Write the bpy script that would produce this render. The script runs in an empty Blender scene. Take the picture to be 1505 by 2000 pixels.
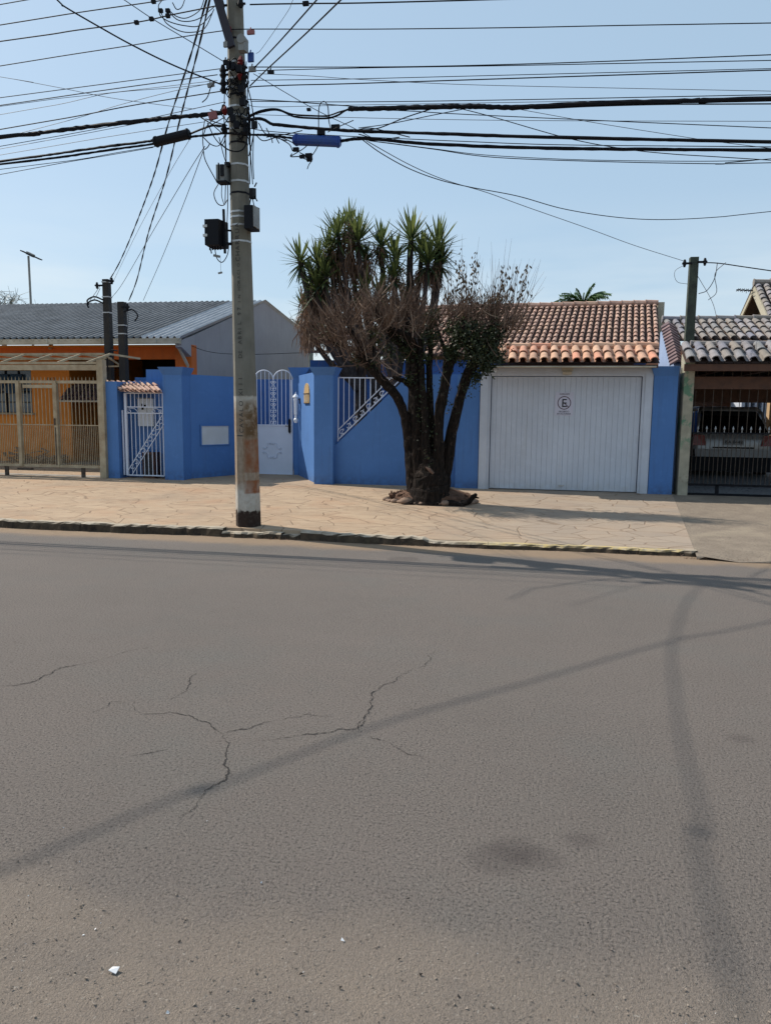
import bpy, math, random
from mathutils import Vector, Matrix
R=math.radians
random.seed(7)
C=bpy.context.scene.collection
SC=bpy.context.scene
# ---------------------------------------------------------------- camera
IW,IH=1505.,2000.
YAW,TILT,ROLL,F,EYE=.1851,.130,.0109,1490.,1.6
_f=Vector((-math.sin(YAW)*math.cos(TILT),math.cos(YAW)*math.cos(TILT),-math.sin(TILT)))
_r0=Vector((math.cos(YAW),math.sin(YAW),0)); _u0=_r0.cross(_f)
_r=_r0*math.cos(ROLL)+_u0*math.sin(ROLL); _u=-_r0*math.sin(ROLL)+_u0*math.cos(ROLL)
cd=bpy.data.cameras.new('camera'); cam=bpy.data.objects.new('camera',cd); C.objects.link(cam)
cam.matrix_world=Matrix(((_r.x,_u.x,-_f.x,0),(_r.y,_u.y,-_f.y,0),(_r.z,_u.z,-_f.z,EYE),(0,0,0,1)))
cd.sensor_fit='VERTICAL'; cd.sensor_height=24; cd.lens=24*F/IH; cd.clip_end=2000; cd.clip_start=.05
SC.camera=cam
# ---------------------------------------------------------------- light
SUN_EL,SUN_AZ=R(47),R(17)      # azimuth: behind the houses, measured from -X towards +Y
SD=Vector((-math.cos(SUN_AZ)*math.cos(SUN_EL),math.sin(SUN_AZ)*math.cos(SUN_EL),math.sin(SUN_EL)))
w=bpy.data.worlds.new('World'); SC.world=w; w.use_nodes=True; nt=w.node_tree
bg=nt.nodes['Background']; sky=nt.nodes.new('ShaderNodeTexSky'); sky.sky_type='NISHITA'; sky.sun_disc=False
sky.sun_elevation=SUN_EL; sky.sun_rotation=-(math.pi/2-SUN_AZ); sky.air_density=1.0; sky.dust_density=1.6; sky.ozone_density=1.0; sky.altitude=50
bg.inputs[1].default_value=.15
# thin low cloud bank over the horizon
tc=nt.nodes.new('ShaderNodeTexCoord'); mp=nt.nodes.new('ShaderNodeMapping'); mp.inputs['Scale'].default_value=(1.2,1.2,7)
nz=nt.nodes.new('ShaderNodeTexNoise'); nz.inputs['Scale'].default_value=1.6; nz.inputs['Detail'].default_value=6
sx=nt.nodes.new('ShaderNodeSeparateXYZ'); r1=nt.nodes.new('ShaderNodeMapRange'); r1.inputs[1].default_value=.27; r1.inputs[2].default_value=.08; r1.interpolation_type='SMOOTHSTEP'
r2=nt.nodes.new('ShaderNodeMapRange'); r2.inputs[1].default_value=.40; r2.inputs[2].default_value=.56
mu=nt.nodes.new('ShaderNodeMath'); mu.operation='MULTIPLY'; mu2=nt.nodes.new('ShaderNodeMath'); mu2.operation='MULTIPLY'; mu2.inputs[1].default_value=.6
mxx=nt.nodes.new('ShaderNodeMix'); mxx.data_type='RGBA'; mxx.inputs[7].default_value=(4.6,5.0,5.15,1)
L=nt.links.new
L(tc.outputs['Generated'],mp.inputs[0]); L(mp.outputs[0],nz.inputs['Vector']); L(tc.outputs['Generated'],sx.inputs[0])
L(sx.outputs[2],r1.inputs[0]); L(nz.outputs[0],r2.inputs[0]); L(r1.outputs[0],mu.inputs[0]); L(r2.outputs[0],mu.inputs[1]); L(mu.outputs[0],mu2.inputs[0])
L(mu2.outputs[0],mxx.inputs[0]); veil=nt.nodes.new('ShaderNodeMix'); veil.data_type='RGBA'; veil.inputs[0].default_value=.72; veil.inputs[7].default_value=(2.45,3.35,4.15,1); L(sky.outputs[0],veil.inputs[6]); L(veil.outputs[2],mxx.inputs[6]); L(mxx.outputs[2],bg.inputs[0])
ld=bpy.data.lights.new('sun','SUN'); ld.energy=4.2; ld.angle=R(.55); ld.color=(1,.93,.82)
lo=bpy.data.objects.new('sun',ld); C.objects.link(lo); lo.rotation_euler=SD.to_track_quat('Z','Y').to_euler(); lo.location=SD*60
vs=SC.view_settings; vs.view_transform='Standard'; vs.look='None'; vs.exposure=0.3; vs.gamma=1
# ---------------------------------------------------------------- helpers
def ray(x,y): return _f+_r*((x-IW/2)/F)-_u*((y-IH/2)/F)
O=Vector((0,0,EYE))
def A(x,y,Y): d=ray(x,y); return O+d*(Y/d.y)
def G(x,y,Z=0.): d=ray(x,y); return O+d*((Z-EYE)/d.z)
def AX(x,y,X): d=ray(x,y); return O+d*(X/d.x)
def px(x,Y,y=800): return A(x,y,Y).x
def pz(y,Y,x): return A(x,y,Y).z
YW=14.82; ZW=.15; ZS=.10     # wall face, ground at wall, ground at kerb
def tag(o,label=None,cat=None,group=None,kind=None):
    if label: o['label']=label
    if cat: o['category']=cat
    if group: o['group']=group
    if kind: o['kind']=kind
    return o
LOC={}
def thing(name,loc,label,cat,group=None):
    o=bpy.data.objects.new(name,None); o.empty_display_size=.2; C.objects.link(o); o.location=loc; LOC[o.name]=Vector(loc)
    return tag(o,label,cat,group)
class MB:
    def __init__(s): s.v=[];s.f=[];s.m=[];s.t=[]
    def add(s,vs,fs,m=0,t=None):
        n=len(s.v); s.v+= [tuple(p) for p in vs]; s.f+=[tuple(i+n for i in f) for f in fs]; s.m+=[m]*len(fs)
        t=random.random() if t is None else t
        s.t+=[t]*len(vs); return s
    def box(s,a,b,m=0):
        x0,x1=sorted((a[0],b[0]));y0,y1=sorted((a[1],b[1]));z0,z1=sorted((a[2],b[2]))
        return s.add([(x0,y0,z0),(x1,y0,z0),(x1,y1,z0),(x0,y1,z0),(x0,y0,z1),(x1,y0,z1),(x1,y1,z1),(x0,y1,z1)],
          [(0,3,2,1),(4,5,6,7),(0,1,5,4),(1,2,6,5),(2,3,7,6),(3,0,4,7)],m)
    def hexa(s,b,t,m=0):   # bottom 4 pts, top 4 pts
        return s.add(list(b)+list(t),[(0,3,2,1),(4,5,6,7),(0,1,5,4),(1,2,6,5),(2,3,7,6),(3,0,4,7)],m)
    def prism(s,poly,d,m=0):
        n=len(poly); P=[Vector(p) for p in poly]; Q=[p+Vector(d) for p in P]
        return s.add(P+Q,[tuple(range(n))[::-1],tuple(range(n,2*n))]+[(i,(i+1)%n,(i+1)%n+n,i+n) for i in range(n)],m)
    def bar(s,a,b,w,h=None,m=0,up=(0,0,1)):
        a=Vector(a);b=Vector(b);h=w if h is None else h; d=(b-a).normalized(); u=Vector(up)
        if abs(d.dot(u))>.95: u=Vector((0,1,0))
        r=d.cross(u).normalized(); u=r.cross(d)
        c=[(-1,-1),(1,-1),(1,1),(-1,1)]
        return s.hexa([a+r*i*w/2+u*j*h/2 for i,j in c],[b+r*i*w/2+u*j*h/2 for i,j in c],m)
    def tube(s,pts,rad,n=6,m=0,cap=True,t=None,jit=0):
        P=[Vector(p) for p in pts]; k=len(P); rr=rad if isinstance(rad,(list,tuple)) else [rad]*k
        d=(P[1]-P[0]).normalized(); u=Vector((0,0,1)) if abs(d.z)<.9 else Vector((1,0,0)); r=d.cross(u).normalized()
        vs=[]
        for i in range(k):
            d=(P[min(i+1,k-1)]-P[max(i-1,0)]); 
            if d.length<1e-9: d=Vector((0,0,1))
            d.normalize(); r=(r-d*r.dot(d)); r=r.normalized() if r.length>1e-6 else d.orthogonal().normalized(); q=d.cross(r)
            for j in range(n):
                a=2*math.pi*j/n; ra=rr[i]*(1+random.uniform(-jit,jit)); vs.append(P[i]+(r*math.cos(a)+q*math.sin(a))*ra)
        fs=[(i*n+j,i*n+(j+1)%n,(i+1)*n+(j+1)%n,(i+1)*n+j) for i in range(k-1) for j in range(n)]
        if cap: fs+=[tuple(range(n))[::-1],tuple(range((k-1)*n,k*n))]
        return s.add(vs,fs,m,t)
    def build(s,name,mats,parent=None,smooth=False,kind=None,origin=None):
        me=bpy.data.meshes.new(name)
        if parent is not None: og=LOC[parent.name]
        elif origin is not None: og=Vector(origin)
        else: og=Vector((0,0,0))
        me.from_pydata([(x-og.x,y-og.y,z-og.z) for x,y,z in s.v],[],s.f)
        for m in (mats if isinstance(mats,(list,tuple)) else [mats]): me.materials.append(m)
        me.polygons.foreach_set('material_index',s.m)
        at=me.attributes.new('tint','FLOAT','POINT'); at.data.foreach_set('value',s.t)
        if smooth: me.polygons.foreach_set('use_smooth',[True]*len(s.f))
        me.update(); o=bpy.data.objects.new(name,me); C.objects.link(o)
        if parent is not None: o.parent=parent; LOC[o.name]=og; 
        else: o.location=og; LOC[o.name]=og
        if parent is not None and parent.type=='MESH' and parent.parent is not None: pass
        if kind: o['kind']=kind
        return o
def sub(o,parent): return o
def cr(P,n=6):   # Catmull-Rom
    P=[Vector(p) for p in P]
    if len(P)<3:
        return [P[0].lerp(P[-1],i/n) for i in range(n+1)]
    Q=[P[0]*2-P[1]]+P+[P[-1]*2-P[-2]]; out=[]
    for i in range(1,len(Q)-2):
        a,b,c,d=Q[i-1:i+3]
        for k in range(n):
            t=k/n; out.append(.5*((2*b)+(c-a)*t+(2*a-5*b+4*c-d)*t*t+(3*b-a-3*c+d)*t**3))
    out.append(P[-1]); return out
# ---------------------------------------------------------------- materials
class N:
    def __init__(s,name):
        s.mat=bpy.data.materials.new(name); s.mat.use_nodes=True; s.t=s.mat.node_tree; s.b=s.t.nodes['Principled BSDF']; s.tc=s.n('ShaderNodeTexCoord')
        s.geo=s.n('ShaderNodeNewGeometry'); s.pos=s.geo.outputs['Position']
    def n(s,k): return s.t.nodes.new(k)
    def l(s,a,b): s.t.links.new(a,b)
    def put(s,v,sock):
        if isinstance(v,bpy.types.NodeSocket): s.l(v,sock)
        elif isinstance(v,(tuple,list)) and len(v)==3 and sock.type=='RGBA': sock.default_value=(*v,1)
        else: sock.default_value=v
    def noise(s,sc,det=4,rough=.55,vec=None,scale3=None):
        q=s.n('ShaderNodeTexNoise'); q.inputs['Scale'].default_value=sc; q.inputs['Detail'].default_value=det; q.inputs['Roughness'].default_value=rough
        v=vec or s.pos
        if scale3: v=s.vmul(v,scale3)
        s.l(v,q.inputs['Vector']); return q.outputs[0]
    def vmul(s,v,k):
        q=s.n('ShaderNodeVectorMath'); q.operation='MULTIPLY'; s.l(v,q.inputs[0]); q.inputs[1].default_value=k; return q.outputs[0]
    def vadd(s,a,b):
        q=s.n('ShaderNodeVectorMath'); q.operation='ADD'; s.l(a,q.inputs[0]); s.put(b,q.inputs[1]); return q.outputs[0]
    def math(s,op,a,b=0.,c=None):
        q=s.n('ShaderNodeMath'); q.operation=op; s.put(a,q.inputs[0]); s.put(b,q.inputs[1])
        if c is not None: s.put(c,q.inputs[2])
        return q.outputs[0]
    def rng(s,v,a,b,c=0.,d=1.,smooth=False):
        q=s.n('ShaderNodeMapRange'); s.put(v,q.inputs[0]); 
        for i,k in enumerate((a,b,c,d)): q.inputs[i+1].default_value=k
        if smooth: q.interpolation_type='SMOOTHSTEP'
        return q.outputs[0]
    def mix(s,f,a,b,mode='MIX'):
        q=s.n('ShaderNodeMix'); q.data_type='RGBA'; q.blend_type=mode; s.put(f,q.inputs[0]); s.put(a,q.inputs[6]); s.put(b,q.inputs[7]); return q.outputs[2]
    def xyz(s,v=None):
        q=s.n('ShaderNodeSeparateXYZ'); s.l(v or s.pos,q.inputs[0]); return q.outputs
    def attr(s,nm='tint'):
        q=s.n('ShaderNodeAttribute'); q.attribute_name=nm; return q.outputs['Fac']
    def bump(s,h,st=.3,dist=.01):
        q=s.n('ShaderNodeBump'); q.inputs['Strength'].default_value=st; q.inputs['Distance'].default_value=dist; s.l(h,q.inputs['Height']); s.l(q.outputs[0],s.b.inputs['Normal'])
    def out(s,col,rough=.8,metal=0.,spec=None):
        s.put(col,s.b.inputs['Base Color']); s.put(rough,s.b.inputs['Roughness']); s.b.inputs['Metallic'].default_value=metal
        if spec is not None: s.b.inputs['Specular IOR Level'].default_value=spec
        return s.mat
def simple(name,c,c2=None,sc=6,rough=.75,metal=0.,bump=.15,bd=.004,spec=.4,tint=0):
    m=N(name); c2=c2 or tuple(k*.75 for k in c); f=m.rng(m.noise(sc,5),.3,.7)
    col=m.mix(f,c,c2)
    if tint: col=m.mix(m.rng(m.attr(),0,1,0,tint),col,(0,0,0))
    m.bump(m.noise(sc*9,3),bump,bd); return m.out(col,rough,metal,spec)
def paint(name,c,dirt=(.16,.13,.10),zlow=.15,amt=.75,rough=.7,grain=60):
    m=N(name); n1=m.noise(1.3,5); n2=m.noise(9,4)
    col=m.mix(m.rng(n1,.35,.65,0,.6),c,tuple(k*.82 for k in c))
    col=m.mix(m.rng(n2,.55,.8,0,.25),col,tuple(min(1,k*1.25+.02) for k in c))
    streak=m.noise(1,5,.6,scale3=(9,9,.7)); col=m.mix(m.rng(streak,.55,.75,0,.32),col,dirt)
    z=m.xyz()[2]; lo=m.rng(z,zlow,zlow+.28,1,0,True); lo=m.math('MULTIPLY',lo,m.rng(n2,.35,.65,0,amt)); col=m.mix(lo,col,dirt)
    m.bump(m.math('ADD',m.math('MULTIPLY',m.noise(grain,4),.3),m.noise(7,4)),.5,.012); return m.out(col,rough,0,.3)
M={}
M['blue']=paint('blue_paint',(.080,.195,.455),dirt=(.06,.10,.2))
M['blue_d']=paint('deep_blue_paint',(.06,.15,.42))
M['white']=paint('white_paint',(.54,.575,.645),amt=.6,dirt=(.42,.41,.40),grain=30)
M['iron']=simple('white_iron',(.62,.66,.76),(.57,.61,.70),3,.5)
M['cream']=simple('cream_metal',(.44,.37,.25),(.27,.20,.12),5,.6)
M['cream_wall']=paint('cream_plaster',(.42,.38,.29),amt=.8)
M['orange']=paint('orange_paint',(.74,.25,.035),dirt=(.2,.1,.05))
M['orange_d']=paint('dark_orange_paint',(.58,.13,.02),dirt=(.2,.06,.03))
M['lilac']=paint('lilac_plaster',(.33,.31,.32),dirt=(.15,.15,.15))
M['gutter']=simple('cream_gutter',(.55,.5,.4),(.35,.3,.22),3,.6)
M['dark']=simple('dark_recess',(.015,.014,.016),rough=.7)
M['black']=simple('black_plastic',(.006,.007,.010),(.010,.010,.013),8,.6,spec=.15)
M['wire']=simple('wire_rubber',(.006,.007,.011),(.010,.010,.013),3,.7,bump=0,spec=.15)
M['wiregrey']=simple('grey_wire',(.09,.10,.12),(.06,.06,.07),3,.6,bump=0)
M['steel']=simple('galvanised_steel',(.5,.5,.5),(.35,.34,.33),12,.45,.5)
M['greybox']=simple('grey_box',(.25,.26,.25),(.17,.17,.17),6,.6)
M['bluecan']=simple('blue_plastic',(.012,.05,.27),(.02,.06,.2),6,.45)
M['red']=simple('red_plastic',(.16,.012,.014),rough=.6,spec=.2)
M['pink']=simple('faded_red_tag',(.30,.11,.11),rough=.7)
M['brownwood']=simple('brown_wood',(.11,.045,.022),(.06,.025,.014),7,.6)
M['greenpost']=simple('mossy_post',(.06,.075,.055),(.03,.035,.03),6,.85)
M['blackpost']=simple('tarred_post',(.015,.015,.017),(.035,.028,.022),5,.8,bump=.5)
M['glass']=simple('window_glass',(.05,.09,.13),(.03,.05,.08),2,.12,bump=0,spec=.8)
M['frost']=simple('milk_glass',(.6,.62,.64),(.52,.53,.52),3,.35)
M['lampwhite']=simple('white_enamel',(.85,.86,.88),(.75,.76,.78),10,.3)
M['gold']=simple('ochre_ceramic',(.58,.4,.18),(.42,.25,.1),30,.5)
M['bronze']=simple('dark_iron',(.05,.035,.025),rough=.5)
M['silver']=simple('silver_car_paint',(.34,.34,.34),(.31,.31,.31),2,.28,.3,bump=0)
M['carglass']=simple('dark_car_glass',(.006,.006,.008),rough=.08,bump=0)
M['tail']=simple('red_lens',(.25,.012,.012),(.15,.01,.01),10,.2,bump=0)
M['plate']=simple('plate_grey',(.3,.3,.3),rough=.5,bump=0)
M['rubber']=simple('tyre_rubber',(.02,.02,.02),rough=.85)
M['paper']=simple('white_paper',(.75,.76,.78),rough=.7)
M['soil']=simple('red_soil',(.19,.10,.06),(.11,.06,.04),14,.95,bump=1,bd=.03)
M['stone']=simple('stone',(.26,.17,.12),(.16,.11,.08),9,.9,bump=.6,bd=.01)
M['tags']=simple('white_tag',(.6,.6,.58),rough=.6)
M['rust']=simple('rusty_iron',(.09,.075,.06),(.05,.03,.02),12,.8)
def tilemat(name,cols,dark):
    m=N(name); t=m.attr(); r=m.n('ShaderNodeValToRGB'); m.l(t,r.inputs[0]); e=r.color_ramp.elements
    e[0].color=(*cols[0],1); e[1].color=(*cols[-1],1)
    for i,c in enumerate(cols[1:-1]): q=e.new((i+1)/(len(cols)-1)); q.color=(*c,1)
    n=m.noise(7,5); col=m.mix(m.rng(n,.45,.75,0,.55),r.outputs[0],dark); m.bump(m.noise(60,3),.3,.004); return m.out(col,.85,0,.25)
M['clay']=tilemat('clay_tile',[(.50,.26,.17),(.56,.36,.25),(.52,.32,.22),(.46,.28,.2),(.60,.27,.18)],(.22,.15,.10))
M['clay_old']=tilemat('old_clay_tile',[(.42,.25,.19),(.48,.32,.25),(.39,.25,.20),(.50,.33,.24)],(.10,.07,.06))
M['grey_tile']=tilemat('weathered_grey_tile',[(.20,.20,.20),(.27,.25,.26),(.23,.20,.17),(.19,.19,.23)],(.10,.09,.08))
M['maroon_tile']=tilemat('maroon_tile',[(.17,.11,.11),(.22,.15,.15),(.13,.09,.10)],(.05,.04,.04))
M['tile_under']=simple('tile_shadow_channel',(.07,.04,.032),(.045,.028,.022),8,.9)
def leafmat(name,c,c2,tr=.25):
    m=N(name); col=m.mix(m.attr(),c,c2); col=m.mix(m.rng(m.noise(5,3),.4,.7,0,.4),col,tuple(k*.5 for k in c)); m.out(col,.5,0,.3)
    ts=m.n('ShaderNodeBsdfTranslucent'); m.put(col,ts.inputs[0]); ms=m.n('ShaderNodeMixShader'); ms.inputs[0].default_value=tr
    m.l(m.b.outputs[0],ms.inputs[1]); m.l(ts.outputs[0],ms.inputs[2]); m.l(ms.outputs[0],m.t.nodes['Material Output'].inputs[0]); return m.mat
M['blade']=leafmat('yucca_blade',(.022,.05,.028),(.17,.20,.055),.4)
M['deadblade']=leafmat('dead_blade',(.085,.05,.035),(.32,.20,.13))
M['ivy']=leafmat('ivy_leaf',(.014,.022,.010),(.055,.065,.024))
M['palm']=leafmat('palm_leaf',(.04,.10,.03),(.09,.17,.05))
M['twig']=tilemat('dry_twig',[(.07,.045,.035),(.17,.105,.075),(.10,.065,.05),(.36,.26,.19)],(.06,.04,.03))
m=N('dark_bark'); n=m.noise(1,6,.7,scale3=(30,30,7)); n2=m.noise(9,5,.65); c=m.mix(m.rng(n,.38,.6),(.006,.005,.0045),(.026,.018,.014)); c=m.mix(m.rng(n2,.58,.68,0,.6),c,(.10,.075,.06)); m.bump(n,1.,.05); M['bark']=m.out(c,.95,0,.15)
M['ybark']=simple('yucca_bark',(.09,.07,.065),(.04,.03,.028),14,.95,bump=1,bd=.03)
M['dryleaf']=leafmat('dry_leaf',(.06,.045,.03),(.12,.085,.05))
M['haze_tree']=leafmat('far_leaf',(.16,.19,.18),(.24,.26,.24))
# corrugated sheets
m=N('fibre_cement'); n=m.noise(2.2,6); c=m.mix(m.rng(n,.35,.7),(.12,.122,.128),(.20,.202,.21)); c=m.mix(m.rng(m.noise(1,4,.6,scale3=(.5,3,3)),.66,.7,0,.8),c,(.4,.4,.4)); c=m.mix(m.rng(m.math('ADD',m.attr(),m.math('MULTIPLY',m.noise(3,4),.4)),.4,.8,.95,0),c,(.010,.010,.011)); m.bump(m.noise(40,3),.3,.005); M['fibro']=m.out(c,.85)  # shade between the corrugations is painted in, dark where tint is low
m=N('new_zinc_sheet'); n=m.noise(3,6); M['zinc']=m.out(m.mix(m.rng(n,.3,.7),(.42,.43,.45),(.3,.31,.33)),.5,.3)
# main pole concrete: paint band and stains follow height
m=N('pole_concrete'); p=m.xyz(); z=p[2]; n=m.noise(3,6); ns=m.noise(1,5,.65,scale3=(26,26,1.5)); nf=m.noise(22,4)
c=m.mix(m.rng(n,.3,.7),(.215,.20,.17),(.125,.12,.10)); c=m.mix(m.rng(ns,.5,.75,0,.6),c,(.12,.115,.10))
zz=m.math('ADD',z,m.math('MULTIPLY',nf,.05))
band=m.math('MULTIPLY',m.rng(zz,.32,.34),m.rng(zz,1.80,1.82,1,0)); c=m.mix(m.math('MULTIPLY',band,.85),c,m.mix(m.rng(nf,.4,.7),(.5,.47,.42),(.4,.36,.31)))
tan=m.math('MULTIPLY',m.rng(z,.55,.7),m.rng(z,1.55,1.75,1,0)); c=m.mix(m.math('MULTIPLY',tan,m.rng(ns,.3,.6,.55,.95)),c,m.mix(m.rng(nf,.35,.65),(.26,.18,.115),(.20,.13,.08)))
rx=m.rng(p[0],-3.60,-3.55); blk=m.math('ADD',m.math('MULTIPLY',m.rng(z,.53,.55),m.rng(z,.70,.72,1,0)),m.math('MULTIPLY',m.rng(z,.80,.82),m.rng(z,1.22,1.26,1,0)))
rst=m.math('MULTIPLY',m.math('MULTIPLY',rx,blk),m.rng(m.noise(7,5),.3,.6,.3,1)); c=m.mix(rst,c,(.22,.085,.04))
patch=m.math('MULTIPLY',m.math('MULTIPLY',rx,m.rng(m.noise(9,6,.7),.40,.54)),m.math('MULTIPLY',m.rng(z,1.22,1.3),m.rng(z,1.65,1.75,1,0))); c=m.mix(patch,c,(.12,.07,.035))
base=m.rng(m.math('ADD',z,m.math('MULTIPLY',m.noise(14,5,.7),.26)),.42,.46,1,0); c=m.mix(m.math('MULTIPLY',base,m.rng(nf,.3,.5,.88,1)),c,(.030,.019,.015))
m.bump(nf,.5,.01); M['pole']=m.out(m.mix(m.math('MULTIPLY',m.rng(m.noise(1.2,4),.4,.7,0,.35),m.math('SUBTRACT',1.,base)),c,(.17,.14,.09)),.9,0,.2)
M['letter']=simple('faded_black_paint',(.065,.06,.055),rough=.9,bump=0)
# pole-side plaster with algae
m=N('algae_plaster'); n=m.noise(3.2,6,.65); p=m.xyz(); c=m.mix(m.rng(m.noise(6,5),.3,.7),(.40,.36,.27),(.27,.25,.19))
c=m.mix(m.math('MULTIPLY',m.rng(n,.52,.58),m.rng(p[2],.9,1.2,.0,.8)),c,(.07,.20,.12)); c=m.mix(m.rng(m.noise(4.3,6,.7,scale3=(1,1,.8)),.6,.66,0,.7),c,(.13,.10,.06)); m.bump(m.noise(40,3),.3,.005); M['algae']=m.out(c,.9)
# asphalt
def seg_dist(m,P,W,soft,wob=.12):
    """soft mask 1 near the polyline P (list of xy)"""
    pos=m.vmul(m.pos,(1,1,0)); wn=m.n('ShaderNodeTexNoise'); wn.inputs['Scale'].default_value=.9; wn.inputs['Detail'].default_value=3; m.l(m.pos,wn.inputs['Vector'])
    off=m.n('ShaderNodeVectorMath'); off.operation='MULTIPLY_ADD'; m.l(wn.outputs['Color'],off.inputs[0]); off.inputs[1].default_value=(wob,wob,0); m.l(pos,off.inputs[2]); pos=off.outputs[0]
    best=None
    for a,b in zip(P[:-1],P[1:]):
        a=Vector((a[0]+wob/2,a[1]+wob/2,0)); b=Vector((b[0]+wob/2,b[1]+wob/2,0)); d=b-a; L2=d.length_squared
        q=m.n('ShaderNodeVectorMath'); q.operation='SUBTRACT'; m.l(pos,q.inputs[0]); q.inputs[1].default_value=a
        dt=m.n('ShaderNodeVectorMath'); dt.operation='DOT_PRODUCT'; m.l(q.outputs[0],dt.inputs[0]); dt.inputs[1].default_value=d
        t=m.math('DIVIDE',dt.outputs['Value'],L2); t=m.math('MINIMUM',m.math('MAXIMUM',t,0.),1.)
        sc=m.n('ShaderNodeVectorMath'); sc.operation='SCALE'; sc.inputs[0].default_value=d; m.l(t,sc.inputs['Scale'])
        s2=m.n('ShaderNodeVectorMath'); s2.operation='DISTANCE'; m.l(q.outputs[0],s2.inputs[0]); m.l(sc.outputs[0],s2.inputs[1])
        best=s2.outputs['Value'] if best is None else m.math('MINIMUM',best,s2.outputs['Value'])
    return m.rng(best,W+soft,W-soft*.3,0,1,True)
m=N('asphalt'); p=m.xyz(); big=m.noise(.45,5,.6); mid=m.noise(5,5,.6); fine=m.noise(85,4,.75); grit=m.noise(200,2,.8)
c=m.mix(m.rng(big,.3,.7),(.236,.196,.172),(.196,.167,.148)); c=m.mix(m.rng(mid,.35,.7,0,.35),c,(.235,.205,.18))
c=m.mix(m.rng(m.noise(.8,4,.6),.5,.7,0,.5),c,(.19,.185,.170)); c=m.mix(m.rng(m.noise(1.4,5,.65,scale3=(.35,1.3,1)),.52,.7,0,.5),c,(.235,.20,.178)); c=m.mix(m.rng(m.noise(14,4,.7),.62,.70,0,.3),c,(.12,.105,.095))
c=m.mix(m.rng(fine,.38,.47,.85,0),c,(.06,.052,.048)); c=m.mix(m.rng(fine,.55,.68,0,.7),c,(.38,.33,.29)); c=m.mix(m.rng(grit,.35,.65,.35,0),c,(.09,.085,.08))
def xy(x,y): q=G(x,y,0); return (q.x,q.y)
for (a,b,r_) in ((965,1680,.075),(1000,1663,.06),(1045,1680,.05),(1130,1641,.03),(1438,1443,.025),(780,1092,.12)):
    st=seg_dist(m,[xy(a,b),xy(a+12,b)],r_,.06,.1); c=m.mix(m.math('MULTIPLY',st,.28),c,(.05,.04,.04))
# dust washed to the gutter and to the near edge
dn=m.math('ADD',p[1],m.math('MULTIPLY',m.noise(1.6,6,.6),.5)); dust=m.rng(dn,8.72,9.05,0,1,True)
c=m.mix(m.math('MULTIPLY',dust,.85),c,m.mix(m.rng(fine,.35,.65),(.37,.265,.175),(.29,.205,.135)))
dd=m.math('ADD',m.math('ADD',p[1],m.math('MULTIPLY',p[0],.03)),m.math('MULTIPLY',m.noise(1.5,6,.6),1.1))
near=m.rng(dd,2.85,2.45,0,1,True); c=m.mix(m.math('MULTIPLY',near,m.rng(m.noise(3,6,.65),.3,.6,.3,.85)),c,m.mix(m.rng(grit,.35,.65),(.34,.275,.22),(.235,.195,.16)))
c=m.mix(m.math('MULTIPLY',m.rng(dd,2.95,2.5,0,1,True),m.rng(m.noise(55,3,.75),.62,.68,0,.85)),c,(.42,.37,.32))
h=m.math('ADD',m.math('MULTIPLY',fine,1.),m.math('MULTIPLY',grit,.5)); m.bump(h,1.,.018); M['asphalt']=m.out(c,.92,0,.25)
M['crack']=simple('crack_shadow',(.035,.03,.028),rough=1,bump=0)
# flagstones (irregular slabs, worn joints)
m=N('flagstone'); wn=m.n('ShaderNodeTexNoise'); wn.inputs['Scale'].default_value=1.1; m.l(m.pos,wn.inputs['Vector'])
off=m.n('ShaderNodeVectorMath'); off.operation='MULTIPLY_ADD'; m.l(wn.outputs['Color'],off.inputs[0]); off.inputs[1].default_value=(.12,.12,0); m.l(m.vmul(m.pos,(1,1,0)),off.inputs[2])
def vor(feat,sc):
    q=m.n('ShaderNodeTexVoronoi'); q.feature=feat; q.inputs['Scale'].default_value=sc; q.inputs['Randomness'].default_value=1; m.l(m.vmul(off.outputs[0],(.8,1.15,1)),q.inputs['Vector']); return q
vd=vor('DISTANCE_TO_EDGE',2.5).outputs['Distance']; vc=vor('F1',2.5).outputs['Color']; hsv=m.xyz(vc)[0]
n=m.noise(6,6,.6); fine=m.noise(60,3)
c=m.mix(hsv,(.37,.268,.182),(.31,.222,.15)); c=m.mix(m.rng(n,.35,.7,0,.6),c,(.43,.325,.225)); c=m.mix(m.rng(m.noise(.7,6,.7),.50,.68,0,.6),c,(.25,.19,.14)); c=m.mix(m.rng(m.noise(1.1,5),.5,.75,0,.5),c,(.36,.20,.115)); c=m.mix(m.rng(m.noise(2.3,6,.7),.56,.7,0,.45),c,(.28,.2,.14))
c=m.mix(m.math('MULTIPLY',m.rng(m.xyz()[0],-2.5,.8,0,1,True),m.rng(m.noise(.9,4),.3,.6,.45,.85)),c,m.mix(hsv,(.245,.205,.17),(.31,.255,.205))); j=m.rng(vd,.006,.024,1,0); j=m.math('MULTIPLY',j,m.rng(m.noise(1.7,3),.36,.5,.7,1.)); c=m.mix(m.math('MULTIPLY',j,.8),c,(.19,.13,.085))
cr_=m.rng(fine,.3,.42,.4,0); c=m.mix(cr_,c,(.2,.14,.1))
m.bump(m.math('SUBTRACT',m.math('MULTIPLY',fine,.4),j),.6,.012); M['flag']=m.out(c,.9,0,.2)
m=N('rough_concrete'); n=m.noise(4,6,.65); f2=m.noise(50,3,.7); c=m.mix(m.rng(n,.3,.7),(.27,.22,.17),(.20,.16,.125)); c=m.mix(m.rng(f2,.36,.48,.7,0),c,(.10,.085,.07)); c=m.mix(m.rng(m.noise(1.2,5),.55,.7,0,.5),c,(.36,.3,.22)); m.bump(f2,.8,.02); M['concrete']=m.out(c,.95,0,.2)
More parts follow.
